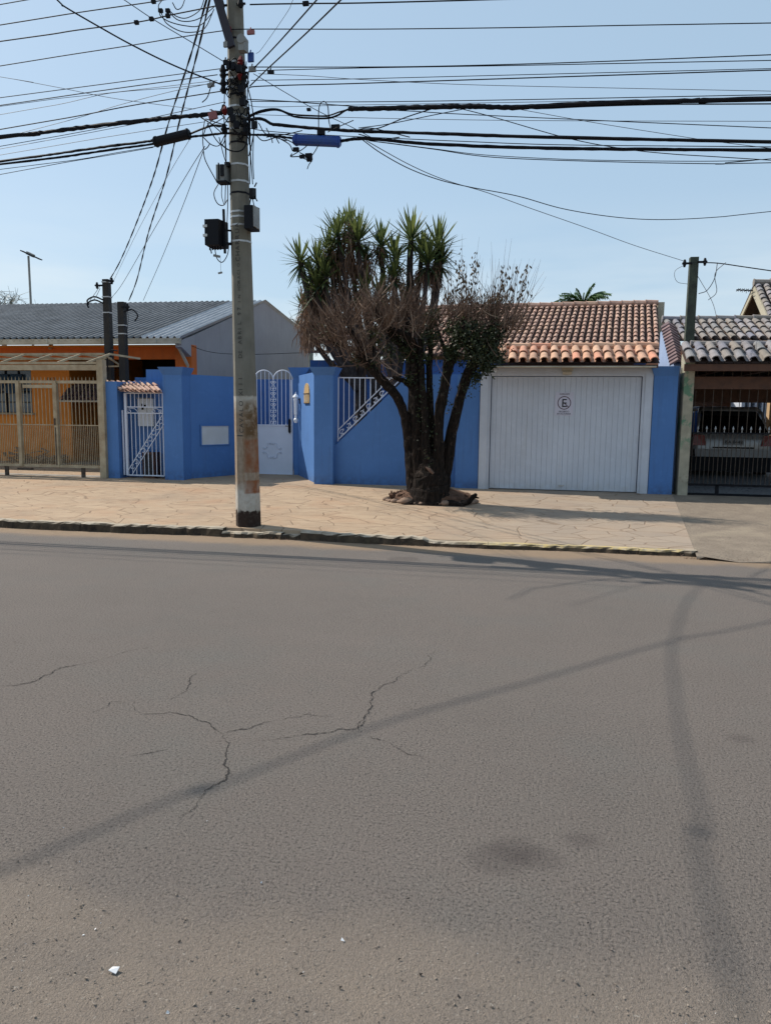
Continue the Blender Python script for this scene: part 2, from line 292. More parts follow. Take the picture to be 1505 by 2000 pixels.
m=N('kerb_stone'); p=m.xyz(); n=m.noise(9,6,.7); nz_=m.xyz(m.geo.outputs['Normal'])[2]; top=m.rng(nz_,.5,.8)
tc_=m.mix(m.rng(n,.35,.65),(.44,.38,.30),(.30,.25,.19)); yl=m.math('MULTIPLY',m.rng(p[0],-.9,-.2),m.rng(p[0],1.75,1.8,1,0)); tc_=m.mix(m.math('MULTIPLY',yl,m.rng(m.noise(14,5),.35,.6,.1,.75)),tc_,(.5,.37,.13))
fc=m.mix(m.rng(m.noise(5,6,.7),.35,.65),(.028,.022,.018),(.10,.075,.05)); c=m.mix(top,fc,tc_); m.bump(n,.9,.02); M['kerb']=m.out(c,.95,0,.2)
m=N('pebble_floor'); q=m.n('ShaderNodeTexVoronoi'); q.feature='DISTANCE_TO_EDGE'; q.inputs['Scale'].default_value=9; m.l(m.pos,q.inputs['Vector']); d=m.rng(q.outputs['Distance'],.01,.06); M['cobble']=m.out(m.mix(d,(.04,.04,.045),(.3,.31,.33)),.6)
M['yard']=simple('yard_concrete',(.34,.31,.27),(.25,.22,.19),3,.9)
M['ground']=simple('dry_earth',(.22,.16,.11),(.16,.15,.08),.4,.95)
# ---------------------------------------------------------------- text
def text_mb(mb,s,size,org,ux,uy,depth=.002,m=0,align='CENTER'):
    cu=bpy.data.curves.new('t','FONT'); cu.body=s; cu.size=size; cu.align_x=align; cu.resolution_u=3
    o=bpy.data.objects.new('t',cu); C.objects.link(o); dg=bpy.context.evaluated_depsgraph_get(); me=o.evaluated_get(dg).to_mesh()
    ux=Vector(ux).normalized(); uy=Vector(uy).normalized(); n=ux.cross(uy); org=Vector(org)
    mb.add([org+ux*v.co.x+uy*v.co.y+n*depth for v in me.vertices],[tuple(p.vertices) for p in me.polygons],m)
    o.evaluated_get(dg).to_mesh_clear(); bpy.data.objects.remove(o); bpy.data.curves.remove(cu)
# ================================================================ SETTING
def grid(mb,x0,x1,y0,y1,zf,nx,ny,m=0):
    vs=[(x0+(x1-x0)*i/nx,y0+(y1-y0)*j/ny,zf(x0+(x1-x0)*i/nx,y0+(y1-y0)*j/ny)) for j in range(ny+1) for i in range(nx+1)]
    mb.add(vs,[(j*(nx+1)+i,j*(nx+1)+i+1,(j+1)*(nx+1)+i+1,(j+1)*(nx+1)+i) for j in range(ny) for i in range(nx)],m)
g=MB(); grid(g,-400,400,-300,700,lambda x,y:-.06,4,4); g.build('ground',M['ground'],kind='structure')
KY=lambda x: 9.06+.03*math.sin(x*1.3)+.015*math.sin(x*4.1)
road=MB(); grid(road,-60,60,-6,9.6,lambda x,y:0,8,6)
rc=random.Random(3)
def crack(P,w):
    P=[Vector((*xy(*p),0)) for p in P]
    for _ in range(4):
        Q=[P[0]]
        for a,b in zip(P[:-1],P[1:]):
            d=b-a; nrm=Vector((-d.y,d.x,0)); Q.append((a+b)/2+nrm*rc.uniform(-.17,.17)); Q.append(b)
        P=Q
    n=len(P); vs=[]
    for i,p in enumerate(P):
        d=(P[min(i+1,n-1)]-P[max(i-1,0)]).normalized(); nrm=Vector((-d.y,d.x,0)); ww=w*rc.uniform(.12,.85)*min(1,.15+2.5*min(i,n-1-i)/n)
        vs+=[(p.x+nrm.x*ww,p.y+nrm.y*ww,.003),(p.x-nrm.x*ww,p.y-nrm.y*ww,.003)]
    road.add(vs,[(2*i,2*i+1,2*i+3,2*i+2) for i in range(n-1)],1)
crack([(0,1341),(60,1334),(110,1308),(200,1288)],.006)
crack([(385,1312),(370,1330),(328,1368)],.005)
crack([(262,1368),(285,1395),(330,1392),(385,1405),(418,1425),(436,1434)],.005)
crack([(436,1434),(480,1425),(540,1408)],.006)
crack([(436,1434),(445,1460),(440,1485),(447,1505),(440,1525),(400,1545),(390,1560)],.0065)
crack([(500,1447),(570,1440),(630,1432),(695,1424),(705,1415)],.005)
crack([(705,1430),(698,1415),(712,1398),(722,1370),(745,1342),(775,1328),(805,1308)],.006)
crack([(200,1288),(260,1270),(300,1262)],.003); crack([(540,1408),(600,1395),(650,1400)],.003); crack([(805,1308),(840,1290),(850,1270)],.003); crack([(390,1560),(380,1580),(350,1600)],.003); crack([(180,1395),(215,1372),(262,1368)],.003); crack([(250,1475),(300,1470),(330,1465)],.004); crack([(760,1450),(790,1470),(840,1478)],.003); crack([(700,1424),(715,1408)],.007); crack([(720,1440),(750,1448)],.006)
road.build('road',[M['asphalt'],M['crack']],kind='structure')
# sidewalk sheet, slopes gently to the walls
XJ=lambda y: px(1312,YW,965)+(1.90-px(1312,YW,965))*(YW-y)/(YW-9.1)     # joint to the concrete driveway
sw=MB(); NX=60
def zk(x): t=min(1,max(0,(x+3.3)/2.6)); return ZS-.04*t*t*(3-2*t)
def zsw(x,y): return zk(x)+(ZW-zk(x))*max(0,(y-9.1)/(YW-9.1))
rows=[9.1,9.2,10.5,12,13.4,YW,16,18]
vs=[];fs=[]
for j,y in enumerate(rows):
    xj=XJ(min(y,YW))
    for i in range(NX+1):
        x=-26+(xj+26)*i/NX; yy=y if j>1 else KY(x)+.125-.01*(j==0)
        vs.append((x,yy,zsw(x,yy) if j else -.02))
for j in range(len(rows)-1):
    for i in range(NX): a=j*(NX+1)+i; fs.append((a,a+1,a+NX+2,a+NX+1))
sw.add(vs,fs); sw.build('sidewalk',M['flag'],kind='structure')
dw=MB(); vs=[];fs=[]; rowsd=[8.90,8.92,9.3,9.9,11,13,YW,17,21]
def zd(y): return .004 if y<8.91 else (.034 if y<9 else (zsw(1.6,y)-.004 if y<YW else ZW-.004+(y-YW)*.04))
for j,y in enumerate(rowsd):
    xj=XJ(min(y,YW))
    for i in range(13):
        x=xj+.001+(24-xj)*(i/12)**2.2; yy=y+(.05*math.sin(i*2.1)+.03*math.sin(i*5.3) if j<2 else 0); vs.append((x,yy,zd(yy)))
for j in range(len(rowsd)-1):
    for i in range(12): a=j*13+i; fs.append((a,a+1,a+14,a+13))
dw.add(vs,fs); dw.build('driveway',M['concrete'],kind='structure')
# kerb: worn stones, broken near the pole
kb=MB(); x=-26.; rk=random.Random(5)
while x<XJ(9.1)-.02:
    near=abs(x+3.4)<.75; Ls=rk.uniform(.12,.3) if near else (rk.uniform(.8,1.05) if x<-2.8 else rk.uniform(1.6,2.4)); x1=min(x+Ls,XJ(9.1)+.03)
    n=max(2,int((x1-x)/.07)); zt=zk(x)+.012 if not near else rk.uniform(.055,.105); prof=[]
    for i in range(n+1):
        xx=x+.002+(x1-x-.004)*i/n; y0=KY(xx)+rk.uniform(-.014,.014)+(rk.uniform(-.05,.05) if near else 0)
        if xx>-1.2: zt2=zk(xx)+.006-.012*max(0,math.sin(xx*5))*rk.random()
        else: zt2=zt+rk.uniform(-.008,.008)
        prof.append([(xx,y0-.015,-.02),(xx,y0+rk.uniform(-.01,.01),zt2-.016-.012*rk.random()),(xx,y0+.022,zt2),(xx,KY(xx)+.14,zt2-.004),(xx,KY(xx)+.14,-.02)])
    vs=[q for pr in prof for q in pr]; fs=[(i*5+j,i*5+j+1,i*5+j+6,i*5+j+5) for i in range(n) for j in range(4)]+[(0,1,2,3,4),tuple(n*5+j for j in (4,3,2,1,0))]
    kb.add(vs,fs); x=x1
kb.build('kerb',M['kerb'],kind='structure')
yd=MB(); grid(yd,-26,px(205,YW,930)+.1,YW+.05,24,lambda x,y:ZW+.004,4,4); yd.build('yard',M['yard'],kind='structure')
cb=MB(); grid(cb,px(1345,YW,960),10,YW+.06,24,lambda x,y:zd(y)+.006,4,6); cb.build('courtyard_floor',M['cobble'],kind='structure')

# ================================================================ roofs
def bil(P,u,v): a=P[0].lerp(P[1],u); b=P[2].lerp(P[3],u); return a.lerp(b,v)   # P00,P10 (eave), P01,P11 (ridge)
def tiles(mb,P,nc,nr,r,under=True,seg=5,mi=0,mu=1,lift=.02,chan=True):
    P=[Vector(p) for p in P]; n=(P[1]-P[0]).cross(P[2]-P[0]).normalized()
    if n.z<0: n=-n
    if under: mb.add([P[0]-n*.03,P[1]-n*.03,P[3]-n*.03,P[2]-n*.03],[(0,1,2,3)],mu)
    for i in range(nc):
        u=(i+.5)/nc
        for j in range(nr):
            v0=j/nr; v1=min(1.0,(j+1.18)/nr); rnd=random.gauss(0,.009)
            a=bil(P,u,v0)+(P[1]-P[0]).normalized()*rnd+n*(lift+abs(random.gauss(0,.008))); b=bil(P,u,v1); ux=(bil(P,min(1,u+.01),v0)-bil(P,u-.01,v0)).normalized()
            vs=[]
            for c,rr in ((a,r*1.06),(b,r*.86)):
                for k in range(seg+1):
                    t=math.pi*k/seg; vs.append(c+ux*math.cos(t)*rr+n*math.sin(t)*rr*.85)
            for k in range(seg+1):
                t=math.pi*k/seg; vs.append(a+ux*math.cos(t)*r*.86+n*math.sin(t)*r*.68)
            s=seg+1; fs=[(k,k+1,s+k+1,s+k) for k in range(seg)]+[(k,2*s+k,2*s+k+1,k+1) for k in range(seg)]
            mb.add(vs,fs,mi)
        if chan and i<nc-1:
            u=(i+1)/nc
            for j in range(nr):
                v0=j/nr; v1=min(1,(j+1.1)/nr); a=bil(P,u,v0)+n*.012; b=bil(P,u,v1)-n*.0; ux=(P[1]-P[0]).normalized(); vs=[]
                for c in (a,b):
                    for k in range(4):
                        t=math.pi*k/3; vs.append(c+ux*math.cos(t)*r*.75-n*(math.sin(t)*r*.45-.012))
                mb.add(vs,[(k,k+1,4+k+1,4+k) for k in range(3)],mi)
def ridge(mb,a,b,r,n,m=0):
    a=Vector(a);b=Vector(b)
    for i in range(n):
        p=a.lerp(b,i/n); q=a.lerp(b,(i+1.06)/n); mb.tube([p+Vector((0,0,random.uniform(0,.01))),q],[r*1.12,r*.92],8,m)
        mb.tube([p,p.lerp(q,.06)],[r*1.3,r*1.3],8,m)
# ================================================================ ORANGE HOUSE (left)
XG=-8.05                                 # gable wall plane
Yh0=AX(375,690,XG).y; Ye=AX(358,658,XG+.05).y; Yr=AX(515,587,XG).y; Yb=AX(603,658,XG).y
ze=AX(358,657,XG).z; zr=AX(515,587,XG).z; zb=AX(603,658,XG).z
hl=thing('orange_house',((XG-6),Yh0+.6,ZW),'orange single-storey house under a dark corrugated roof, left of the blue wall','house')
XL=-24.
rf=MB()
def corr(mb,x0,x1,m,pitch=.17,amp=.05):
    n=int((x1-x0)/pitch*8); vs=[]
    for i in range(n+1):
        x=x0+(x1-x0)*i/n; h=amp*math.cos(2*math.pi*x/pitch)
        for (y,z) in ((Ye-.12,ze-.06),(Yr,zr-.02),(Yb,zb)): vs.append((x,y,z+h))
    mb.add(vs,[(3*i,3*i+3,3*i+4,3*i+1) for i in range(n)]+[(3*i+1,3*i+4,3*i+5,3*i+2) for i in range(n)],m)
    mb.t[-len(vs):]=[.5+(v[2]-w_)*.5/amp for v,w_ in zip(vs,[ze-.06,zr-.02,zb]*(n+1))]  # tint drops from crest to valley, carrying the painted valley shade
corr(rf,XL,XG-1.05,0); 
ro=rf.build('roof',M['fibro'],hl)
rf=MB(); corr(rf,XG-1.04,XG+.06,0); rf.build('roof_edge_sheets',M['zinc'],hl)['label']='paler newer sheets along the roof edge'
gw=MB(); gw.prism([(XG,Yh0,ZW),(XG,Yb,ZW),(XG,Yb,zb-.03),(XG,Yr,zr-.06),(XG,Yh0,ze+.05),(XG,Ye,ze-.1),(XG,Ye,ze-.25),(XG,Yh0,ze-.45)],(-.15,0,0)); gw.build('gable_wall',M['lilac'],hl)
gt=MB(); gz=ze-.06; gy=Ye-.12
gt.prism([(XL,gy,gz),(XL,gy+.02,gz-.12),(XL,gy+.13,gz-.12),(XL,gy+.13,gz)],(XG+.0-XL,0,0))
for k in range(9): xx=XG-.6-k*1.4; gt.box((xx,gy-.006,gz-.125),(xx+.03,gy,gz+.005))
gt.build('gutter',M['gutter'],hl)
ds=MB(); a=A(342,664,gy+.05); b=A(368,716,Yh0+.0); ds.tube([a+Vector((0,0,.05)),a,b,Vector((b.x,b.y,1.2))],.04,8); ds.build('downpipe',M['gutter'],hl)
bm_=MB(); zt=gz-.13; zm=pz(674,Yh0,200); zl=pz(702,Yh0+.15,200)
bm_.box((XL,Yh0-.02,zt),(XG-.002,Yh0+.098,zm+.0)); bm_.build('fascia',M['orange'],hl)
bm_=MB(); bm_.box((XL,Yh0+.10,zm-.002),(XG-.15,Yh0+.3,zl)); bm_.box((XG-.42,Yh0-.03,ZW),(XG+.004,Yh0+.26,zm-.003)); bm_.build('beam',M['orange_d'],hl)
YF=Yh0+1.3
wl=MB(); xr=px(137,YF,760); zwt=zl+.3
wx0,wx1=px(-40,YF,750),px(62,YF,750); wz0,wz1=pz(806,YF,30),pz(723,YF,30)
for a,b in (((XL,YF,ZW),(wx0,YF+.15,zwt)),((wx1,YF,ZW),(xr,YF+.15,zwt)),((wx0,YF,ZW),(wx1,YF+.15,wz0)),((wx0,YF,wz1),(wx1,YF+.15,zwt))): wl.box(a,b)
wl.box((xr-.15,YF+.15,ZW),(xr,YF+4,zwt)); wl.build('wall',M['orange'],hl)
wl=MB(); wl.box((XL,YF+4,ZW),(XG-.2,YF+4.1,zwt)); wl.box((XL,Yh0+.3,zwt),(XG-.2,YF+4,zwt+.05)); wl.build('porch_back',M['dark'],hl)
wn=MB(); wn.box((wx0,YF+.05,wz0),(wx1,YF+.07,wz1)); wo=wn.build('window',M['glass'],hl)
wf=MB()
for k in range(5): xx=wx0+(wx1-wx0)*k/4; wf.box((xx-.02,YF+.02,wz0),(xx+.02,YF+.06,wz1))
for k in range(5): zz=wz0+(wz1-wz0)*k/4; wf.box((wx0,YF+.022,zz-.012),(wx1,YF+.058,zz+.012))
f_=wf.build('window_frame',M['black'],wo)
sh=MB()
for k in range(3):
    x0=wx1-.25-k*.42; sh.prism([(x0,YF-.02,wz1-.1),(x0-.36,YF-.02,wz1-.1),(x0-.42,YF-.28,wz1-.62),(x0-.06,YF-.28,wz1-.62)],(0,.015,0))
sh.build('window_sash',M['glass'],wo)
ws=MB(); ws.box((wx0,YF-.07,wz0-.05),(wx1+.08,YF+.02,wz0)); ws.build('window_sill',M['cream'],wo)
nm=MB(); pt=A(101,745,YF); text_mb(nm,'597',.19,(pt.x,YF-.004,pt.z-.03),(1,0,0),(0,0,1)); nm.build('house_number',M['bronze'],hl)
lp=MB(); q=A(101,677,Yh0+.1); lp.box((q.x-.05,Yh0+.06,q.z-.03),(q.x+.05,Yh0+.098,q.z+.05)); lp.tube([(q.x,Yh0+.03,q.z-.06),(q.x,Yh0+.05,q.z+.02)],[.045,.03],8); lp.build('porch_light',M['cream'],hl)
# small tiled lean-to over the side door
ln=MB(); P=[A(116,781,YF-.5),A(205,781,YF-.5),A(140,752,YF+.3),A(205,745,YF+.3)]; tiles(ln,P,7,4,.07,mi=0,mu=0,seg=4,chan=False); ln.box((P[0].x,YF-.5,P[0].z-.05),(P[1].x,YF-.44,P[0].z-.01),1)
ln.build('door_canopy',[M['maroon_tile'],M['gutter']],hl)
# yard clutter seen between the bars
jk=MB(); rj=random.Random(9)
for k in range(150):
    x_=rj.uniform(px(20,YF-.4,890),px(130,YF-.4,890)); y_=rj.uniform(YF-.7,YF-.15); z_=ZW+abs(rj.gauss(0,.13)); s_=rj.uniform(.03,.13)
    jk.bar((x_,y_,z_),(x_+rj.uniform(-1,1)*s_*2,y_+rj.uniform(-.1,.1),z_+rj.uniform(-.5,1)*s_),s_*.6,s_*.35)
jo=jk.build('scrap_heap',[M['stone']],origin=(px(75,YF-.4,890),YF-.4,ZW)); tag(jo,'heap of grey rubble and scrap wood at the foot of the orange wall','rubble')
# ---------------------------------------------------------------- cream gate of the orange house
fg=thing('sliding_gate',(px(100,YW,915),YW,ZW),'cream painted barred gate with spiked tops in front of the orange house','gate')
x1=px(200,YW,830); x0=-17.
def gz_(y): return pz(y,YW,110)
zt,zm,zb_=gz_(746),gz_(830),gz_(908)
p_=MB(); p_.box((x0,YW-.02,zt-.03),(x1,YW+.03,zt+.03)); p_.box((x0,YW-.03,zb_-.05),(x1,YW+.03,zb_+.0)); p_.box((x0,YW-.01,zm-.01),(x1,YW+.01,zm+.01))
for a in (40,112): xx=px(a,YW,830); p_.box((xx-.04,YW-.05,zb_-.04),(xx+.04,YW+.05,zt+.02))
p_.box((px(46,YW,750),YW-.035,zt-.13),(px(107,YW,750),YW+.035,zt-.06)); p_.build('gate_frame',M['cream'],fg)
p_=MB(); sp=8.75*YW/F; xx=x1-.08
while xx>x0: p_.tube([(xx,YW,zb_),(xx,YW,zt+.06),(xx,YW,zt+.11)],[.008,.008,.002],5); p_.tube([(xx-sp/2,YW,zb_),(xx-sp/2,YW,zm)],.006,5); xx-=sp
p_.build('bars',M['cream'],fg)
p_=MB()
for a in (14,163): p_=MB(); xx=px(a,YW,915); p_.box((xx-.04,YW-.02,ZW-.01),(xx+.04,YW+.02,zb_-.05)); p_.build('gate_wheel',M['rust'],fg)
p_=MB()
p_.box((px(38,YW,915),YW-.06,zb_-.12),(px(64,YW,915),YW+.04,zb_-.08)); p_.build('floor_stop',M['rust'],fg)
p_=MB(); xx=px(112,YW,830); p_.box((xx-.03,YW-.07,zm-.0),(xx-.0,YW-.05,zm+.14)); p_.box((xx-.02,YW-.06,zb_),(xx+.0,YW-.05,zm-.05)); p_.build('lock_bar',M['rust'],fg)
gp=MB(); xa,xb=px(197,YW,830),px(209,YW,830); gp.box((xa,YW-.09,ZW-.02),(xb,YW+.06,pz(703,YW,203))); zbm=pz(718,YW,120)
gp.box((x0,YW-.04,zbm-.055),(xa,YW+.05,zbm+.055)); o=gp.build('gate_portal',M['cream'],origin=(xb,YW,ZW)); tag(o,'weathered cream post and beam framing the barred gate beside the blue wall','gate post')
# truss above the gate
tr=MB(); y0,y1=YW+.0,YW+.9; xe=px(190,YW,710)
zA=pz(709,YW,100); zB=pz(692,YW+.45,100); zC=pz(701,YW+.9,100)
tr.bar((x0,y0,zA),(xe,y0,zA),.05); tr.bar((x0,YW+.45,zB),(px(203,YW+.45,690),YW+.45,zB),.05); tr.bar((x0,y1,zC),(px(205,y1,703),y1,zC),.05)
k=0; xx=px(168,YW,709)
while xx>x0:
    tr.bar((xx,y0,zA),(xx+.30,YW+.45,zB),.04); tr.bar((xx+.30,YW+.45,zB),(xx+.75,y1,zC),.04); xx-=.675
tr.bar(A(203,692,YW+.45),A(237,715,YW+.9),.03); tr.bar(A(205,716,YW+.9),A(238,715,YW+.9),.03)
o=tr.build('gate_truss',M['cream'],origin=(xe-3,YW,zA)); tag(o,'cream steel tube truss lying above the barred gate','truss')

# ================================================================ BLUE WALL
ZC=pz(717,YW,640); 
bw=thing('blue_wall',(px(640,YW),YW,ZW),'bright blue plastered front wall with flared pillars between the orange house and the garage','wall')
def pillar(xl,xr,y0,y1,zt,flare=.075,fz=.16,fl=True,fr=True,name='pillar'):
    b=MB(); b.box((xl,y0,ZW-.03),(xr,y1,zt-fz)); p=b.build(name,M['blue'],bw)
    c=MB(); a=flare if fl else 0; d=flare if fr else 0
    c.hexa([(xl,y0,zt-fz),(xr,y0,zt-fz),(xr,y1,zt-fz),(xl,y1,zt-fz)],[(xl-a,y0-flare,zt),(xr+d,y0-flare,zt),(xr+d,y1+flare*.5,zt),(xl-a,y1+flare*.5,zt)])
    c.build('pillar_cap',M['blue'],p)
x318,x357=px(321,YW,830),px(357.5,YW,830)
pillar(x318,x357,YW-.02,YW+.40,ZC)
x614,x650=px(613.5,YW,830),px(650.5,YW,830)
pillar(x614,x650,YW-.02,YW+.40,ZC)
# left block beside the meter niche
xa,xb=px(206,YW,830),px(231,YW,830); zt=pz(745,YW,218)
b=MB(); b.box((xa,YW,ZW-.03),(xb,YW+.6,zt)); b.box((xb,YW+.45,ZW-.03),(x318,YW+.6,zt+.02)); b.box((xa,YW+1.3,ZW),(x318,YW+1.4,pz(737,YW+1.3,260)))
b.box((px(289,YW+.7,730),YW+.62,ZW),(x318+.0,YW+1.28,pz(722,YW+.7,300))); b.build('niche_wall',M['blue'],bw)
nt_=MB(); P=[A(236,762,YW-.1),A(318,765,YW-.1),A(203,744,YW+.55),A(303,748,YW+.55)]; tiles(nt_,P,9,2,.042,mu=0,chan=False,seg=5,lift=.0); nt_.build('niche_roof',M['clay_old'],bw)
# diagonal wall to the recessed gate
gL=G(497,926,ZW); gR=G(573.5,929,ZW); YG=(gL.y+gR.y)/2; gxl=px(496,YG,850); gxr=px(573.5,YG,850)
zt=pz(731,YW+.3,400)
b=MB(); pa=Vector((x357-.05,YW+.28,0)); pb=Vector((gxl-.02,YG+.1,0)); d=(pb-pa).normalized(); nn=Vector((d.y,-d.x,0))
b.prism([(pa.x,pa.y,ZW-.03),(pb.x,pb.y,ZW-.03),(pb.x,pb.y,zt),(pa.x,pa.y,zt)],(-nn)*.16); b.build('slanted_wall',M['blue'],bw)
# hatch on that wall
def onwall(x,y,p0,nrm):
    dr=ray(x,y); t=(Vector(p0)-O).dot(Vector(nrm))/dr.dot(Vector(nrm)); return O+dr*t
c=[onwall(x,y,pa,nn) for x,y in ((393,868),(446,868),(446,832),(393,832))]
hz0=(c[0].z+c[1].z)/2; hz1=(c[2].z+c[3].z)/2
b=MB(); A0=Vector((c[0].x,c[0].y,0)); A1=Vector((c[1].x,c[1].y,0))
def pane(mb,A0,A1,z0,z1,nn,o0,o1,m=0): 
    mb.prism([A0+nn*o0+Vector((0,0,z0)),A1+nn*o0+Vector((0,0,z0)),A1+nn*o0+Vector((0,0,z1)),A0+nn*o0+Vector((0,0,z1))],nn*(o1-o0),m)
pane(b,A0,A1,hz0,hz1,nn,.003,.012); ho=b.build('meter_hatch',M['frost'],bw)
b=MB()
dd_=(A1-A0).normalized()
pane(b,A0-dd_*.03,A1+dd_*.03,hz1,hz1+.03,nn,.0,.03); pane(b,A0-dd_*.03,A0,hz0,hz1,nn,0,.03); pane(b,A1,A1+dd_*.03,hz0,hz1,nn,0,.03); pane(b,A0-dd_*.03,A1+dd_*.03,hz0-.02,hz0,nn,0,.022)
b.build('hatch_frame',M['blue'],ho)
# gate post right + slanted sunlit wall
xg2=px(583,YG,830); b=MB(); b.box((gxr+.01,YG-.03,ZW-.03),(xg2,YG+.3,ZC-.14)); 
b.build('gate_post_wall',M['blue'],bw); c=MB(); zt2=pz(718,YG,580)
c.hexa([(gxr+.01,YG-.03,ZC-.14),(xg2+.1,YG-.03,ZC-.14),(xg2+.1,YG+.3,ZC-.14),(gxr+.01,YG+.3,ZC-.14)],[(gxr-.1,YG-.1,zt2),(xg2+.3,YG-.1,zt2),(xg2+.3,YG+.35,zt2),(gxr-.1,YG+.35,zt2)]); c.build('gate_post_cap',M['blue'],bw)
sa=Vector((xg2-.01,YG-.02,0)); sb=Vector((x614+.03,YW+.05,0)); d=(sb-sa).normalized(); sn=Vector((d.y,-d.x,0)); zs=pz(729,YW+.7,600)
if sn.x>0: sn=-sn
b=MB(); b.prism([(sa.x,sa.y,ZW-.03),(sb.x,sb.y,ZW-.03),(sb.x,sb.y,zs),(sa.x,sa.y,zs)],(-sn)*.16); b.build('slanted_wall',M['blue'],bw)
# panel with the sloping opening
yp=YW+.16; xL=x650-.01; xR=px(890,YW,850)
def PP(x,y): q=A(x,y,yp); return (q.x,yp,q.z)
zt3=pz(731,yp,860); tip=PP(800,731); low=PP(653,871)
b=MB(); b.prism([(xL,yp,ZW-.03),(xR,yp,ZW-.03),(xR,yp,zt3),(tip[0],yp,zt3),(xL,yp,low[2])],(0,.16,0)); b.build('panel_wall',M['blue'],bw)
b=MB(); xq=px(934.5,YW,850); b.box((xR,YW,ZW-.03),(xq,YW+.3,zt3-.01)); b.build('pilaster',M['blue'],bw)
# railing in the opening
rl=thing('stair_railing',(px(700,yp,800),yp+.05,low[2]),'white iron triangular railing with scroll border set in the blue wall behind the tree','railing')
yr=yp+.05
def RP(x,y): q=A(x,y,yr); return Vector((q.x,yr,q.z))
b=MB(); tp0,tp1=RP(661,737.5),RP(776,738.5); bt=RP(660,862); bt2=RP(776,748)
b.bar(tp0,tp1,.022); b.bar(tp0,bt,.022); s0,s1=RP(660,840),RP(763,738.5); b.bar(s0,s1,.018); b.bar(RP(661,858),RP(779,744),.022); 
b.build('railing_frame',M['iron'],rl)
b=MB()
for k in range(1,11):
    xk=661+10.4*k; yk=840-(xk-660)*(840-738.5)/103
    if xk<760: b.bar(RP(xk,738),RP(xk-.3,yk),.014)
b.build('bars',M['iron'],rl)
b=MB()
def circ(mb,c,r,n=14,a0=0,a1=2*math.pi,w=.009,plane='xz',sp=0):
    pts=[]
    for k in range(n+1):
        t=a0+(a1-a0)*k/n; rr=r*(1-sp*k/n); pts.append(Vector(c)+Vector((math.cos(t)*rr,0,math.sin(t)*rr)))
    mb.tube(pts,w,4)
sc_=YW/F
for k in range(8):
    t=(k+.6)/8.6; xk=660+t*112; yk=851-t*107
    circ(b,RP(xk,yk),5.2*sc_,w=.008,a0=R(40)+(math.pi if k%2 else 0),a1=R(40)+R(290)+(math.pi if k%2 else 0),sp=.25)
    b.bar(RP(xk-2,yk+8),RP(xk+3,yk-7),.01)
b.build('scrolls',M['iron'],rl)
# ---------------------------------------------------------------- small scrolled meter gate
YM=YW+.12
mg=thing('meter_gate',(px(282,YM,925),YM,ZW),'small white iron gate with a diagonal scroll band in front of the meter niche','gate')
def MP(x,y): q=A(x,y,YM); return Vector((q.x,YM,q.z))
b=MB(); fr=[MP(244,768),MP(317,768),MP(322,927.5),MP(249.5,927.5)]
xl0,xr0=MP(246,850).x,MP(319.5,850).x
TL=Vector((xl0,YM,fr[0].z)); TR=Vector((xr0,YM,fr[1].z)); BL=Vector((xl0,YM,fr[3].z)); BR=Vector((xr0,YM,fr[3].z))
b.bar(TL,TR,.022); b.bar(BL,BR,.024); b.bar(TL+Vector((.02,0,0)),BL+Vector((.02,0,0)),.05); b.bar(TR,BR,.022)
zm1=MP(280,795).z; zm2=MP(280,807).z; b.bar((xl0,YM,zm1),(xr0,YM,zm1),.018); b.bar((xl0,YM,zm2),(xr0,YM,zm2),.018)
b.bar(Vector((xl0-.055,YM,MP(240,801).z)),Vector((xl0-.055,YM,BL.z)),.03)
b.build('gate_frame',M['iron'],mg)
b=MB()
for k in range(1,9): xx=xl0+.045+(xr0-xl0-.03)*k/9; b.bar((xx,YM,BL.z),(xx,YM,zm2),.013); b.bar((xx,YM,zm1),(xx,YM,TL.z),.013)
b.build('bars',M['iron'],mg)
b=MB(); YM2=YM-.02
def MQ(x,y): q=A(x,y,YM2); return Vector((q.x,YM2,q.z))
b.bar(MQ(251,918),MQ(319,808),.014); b.bar(MQ(259,926),MQ(322,826),.014)
for k in range(9):
    t=(k+.7)/9.4; xk=255+t*64; yk=920-t*104; ph=R(60)+(math.pi if k%2 else 0); circ(b,MQ(xk,yk),5.0*sc_,w=.008,a0=ph,a1=ph+R(300),sp=.3)
for xk,s in ((255,1),(279,-1),(287,1),(313,-1)): circ(b,MQ(xk,765),3.8*sc_,w=.009,a0=R(200) if s>0 else R(-20),a1=R(200)-R(330) if s>0 else R(-20)+R(330),sp=.3)
b.tube(cr([MQ(257,767),MQ(268,763),MQ(278,757)],4),.008,4); b.tube(cr([MQ(287,757),MQ(298,763),MQ(311,767)],4),.008,4)
for xk,s in ((253,1),(300,1),(313,-1)): circ(b,MQ(xk,803),3.6*sc_,w=.008,a0=R(180),a1=R(480),sp=.3)
b.tube(cr([MQ(251,797),MQ(263,798),MQ(270,806)],4),.007,4); b.tube(cr([MQ(298,799),MQ(306,798),MQ(316,806)],4),.007,4)
b.build('scrolls',M['iron'],mg)
ymb=YW+.45; mbx=thing('meter_box',(px(284,ymb,830),ymb,pz(832,ymb,284)),'white electricity meter cabinet hanging inside the niche behind the scrolled gate','meter box')
b=MB(); q0=A(270,832,ymb-.12); q1=A(299,779,ymb-.12); b.box((q0.x,ymb-.12,q0.z),(q1.x,ymb-.002,q1.z)); b.build('cabinet',M['frost'],mbx)
b=MB(); xm=q0.x+(q1.x-q0.x)*.6; b.box((xm-.004,ymb-.124,q0.z+.02),(xm+.004,ymb-.12,q1.z-.02)); b.box((q0.x-.01,ymb-.14,q1.z),(q1.x+.01,ymb-.11,q1.z+.02)); b.build('door_seam',M['greybox'],mbx)
b=MB(); xs=q0.x+(q1.x-q0.x)*.33; zz=q1.z-.13
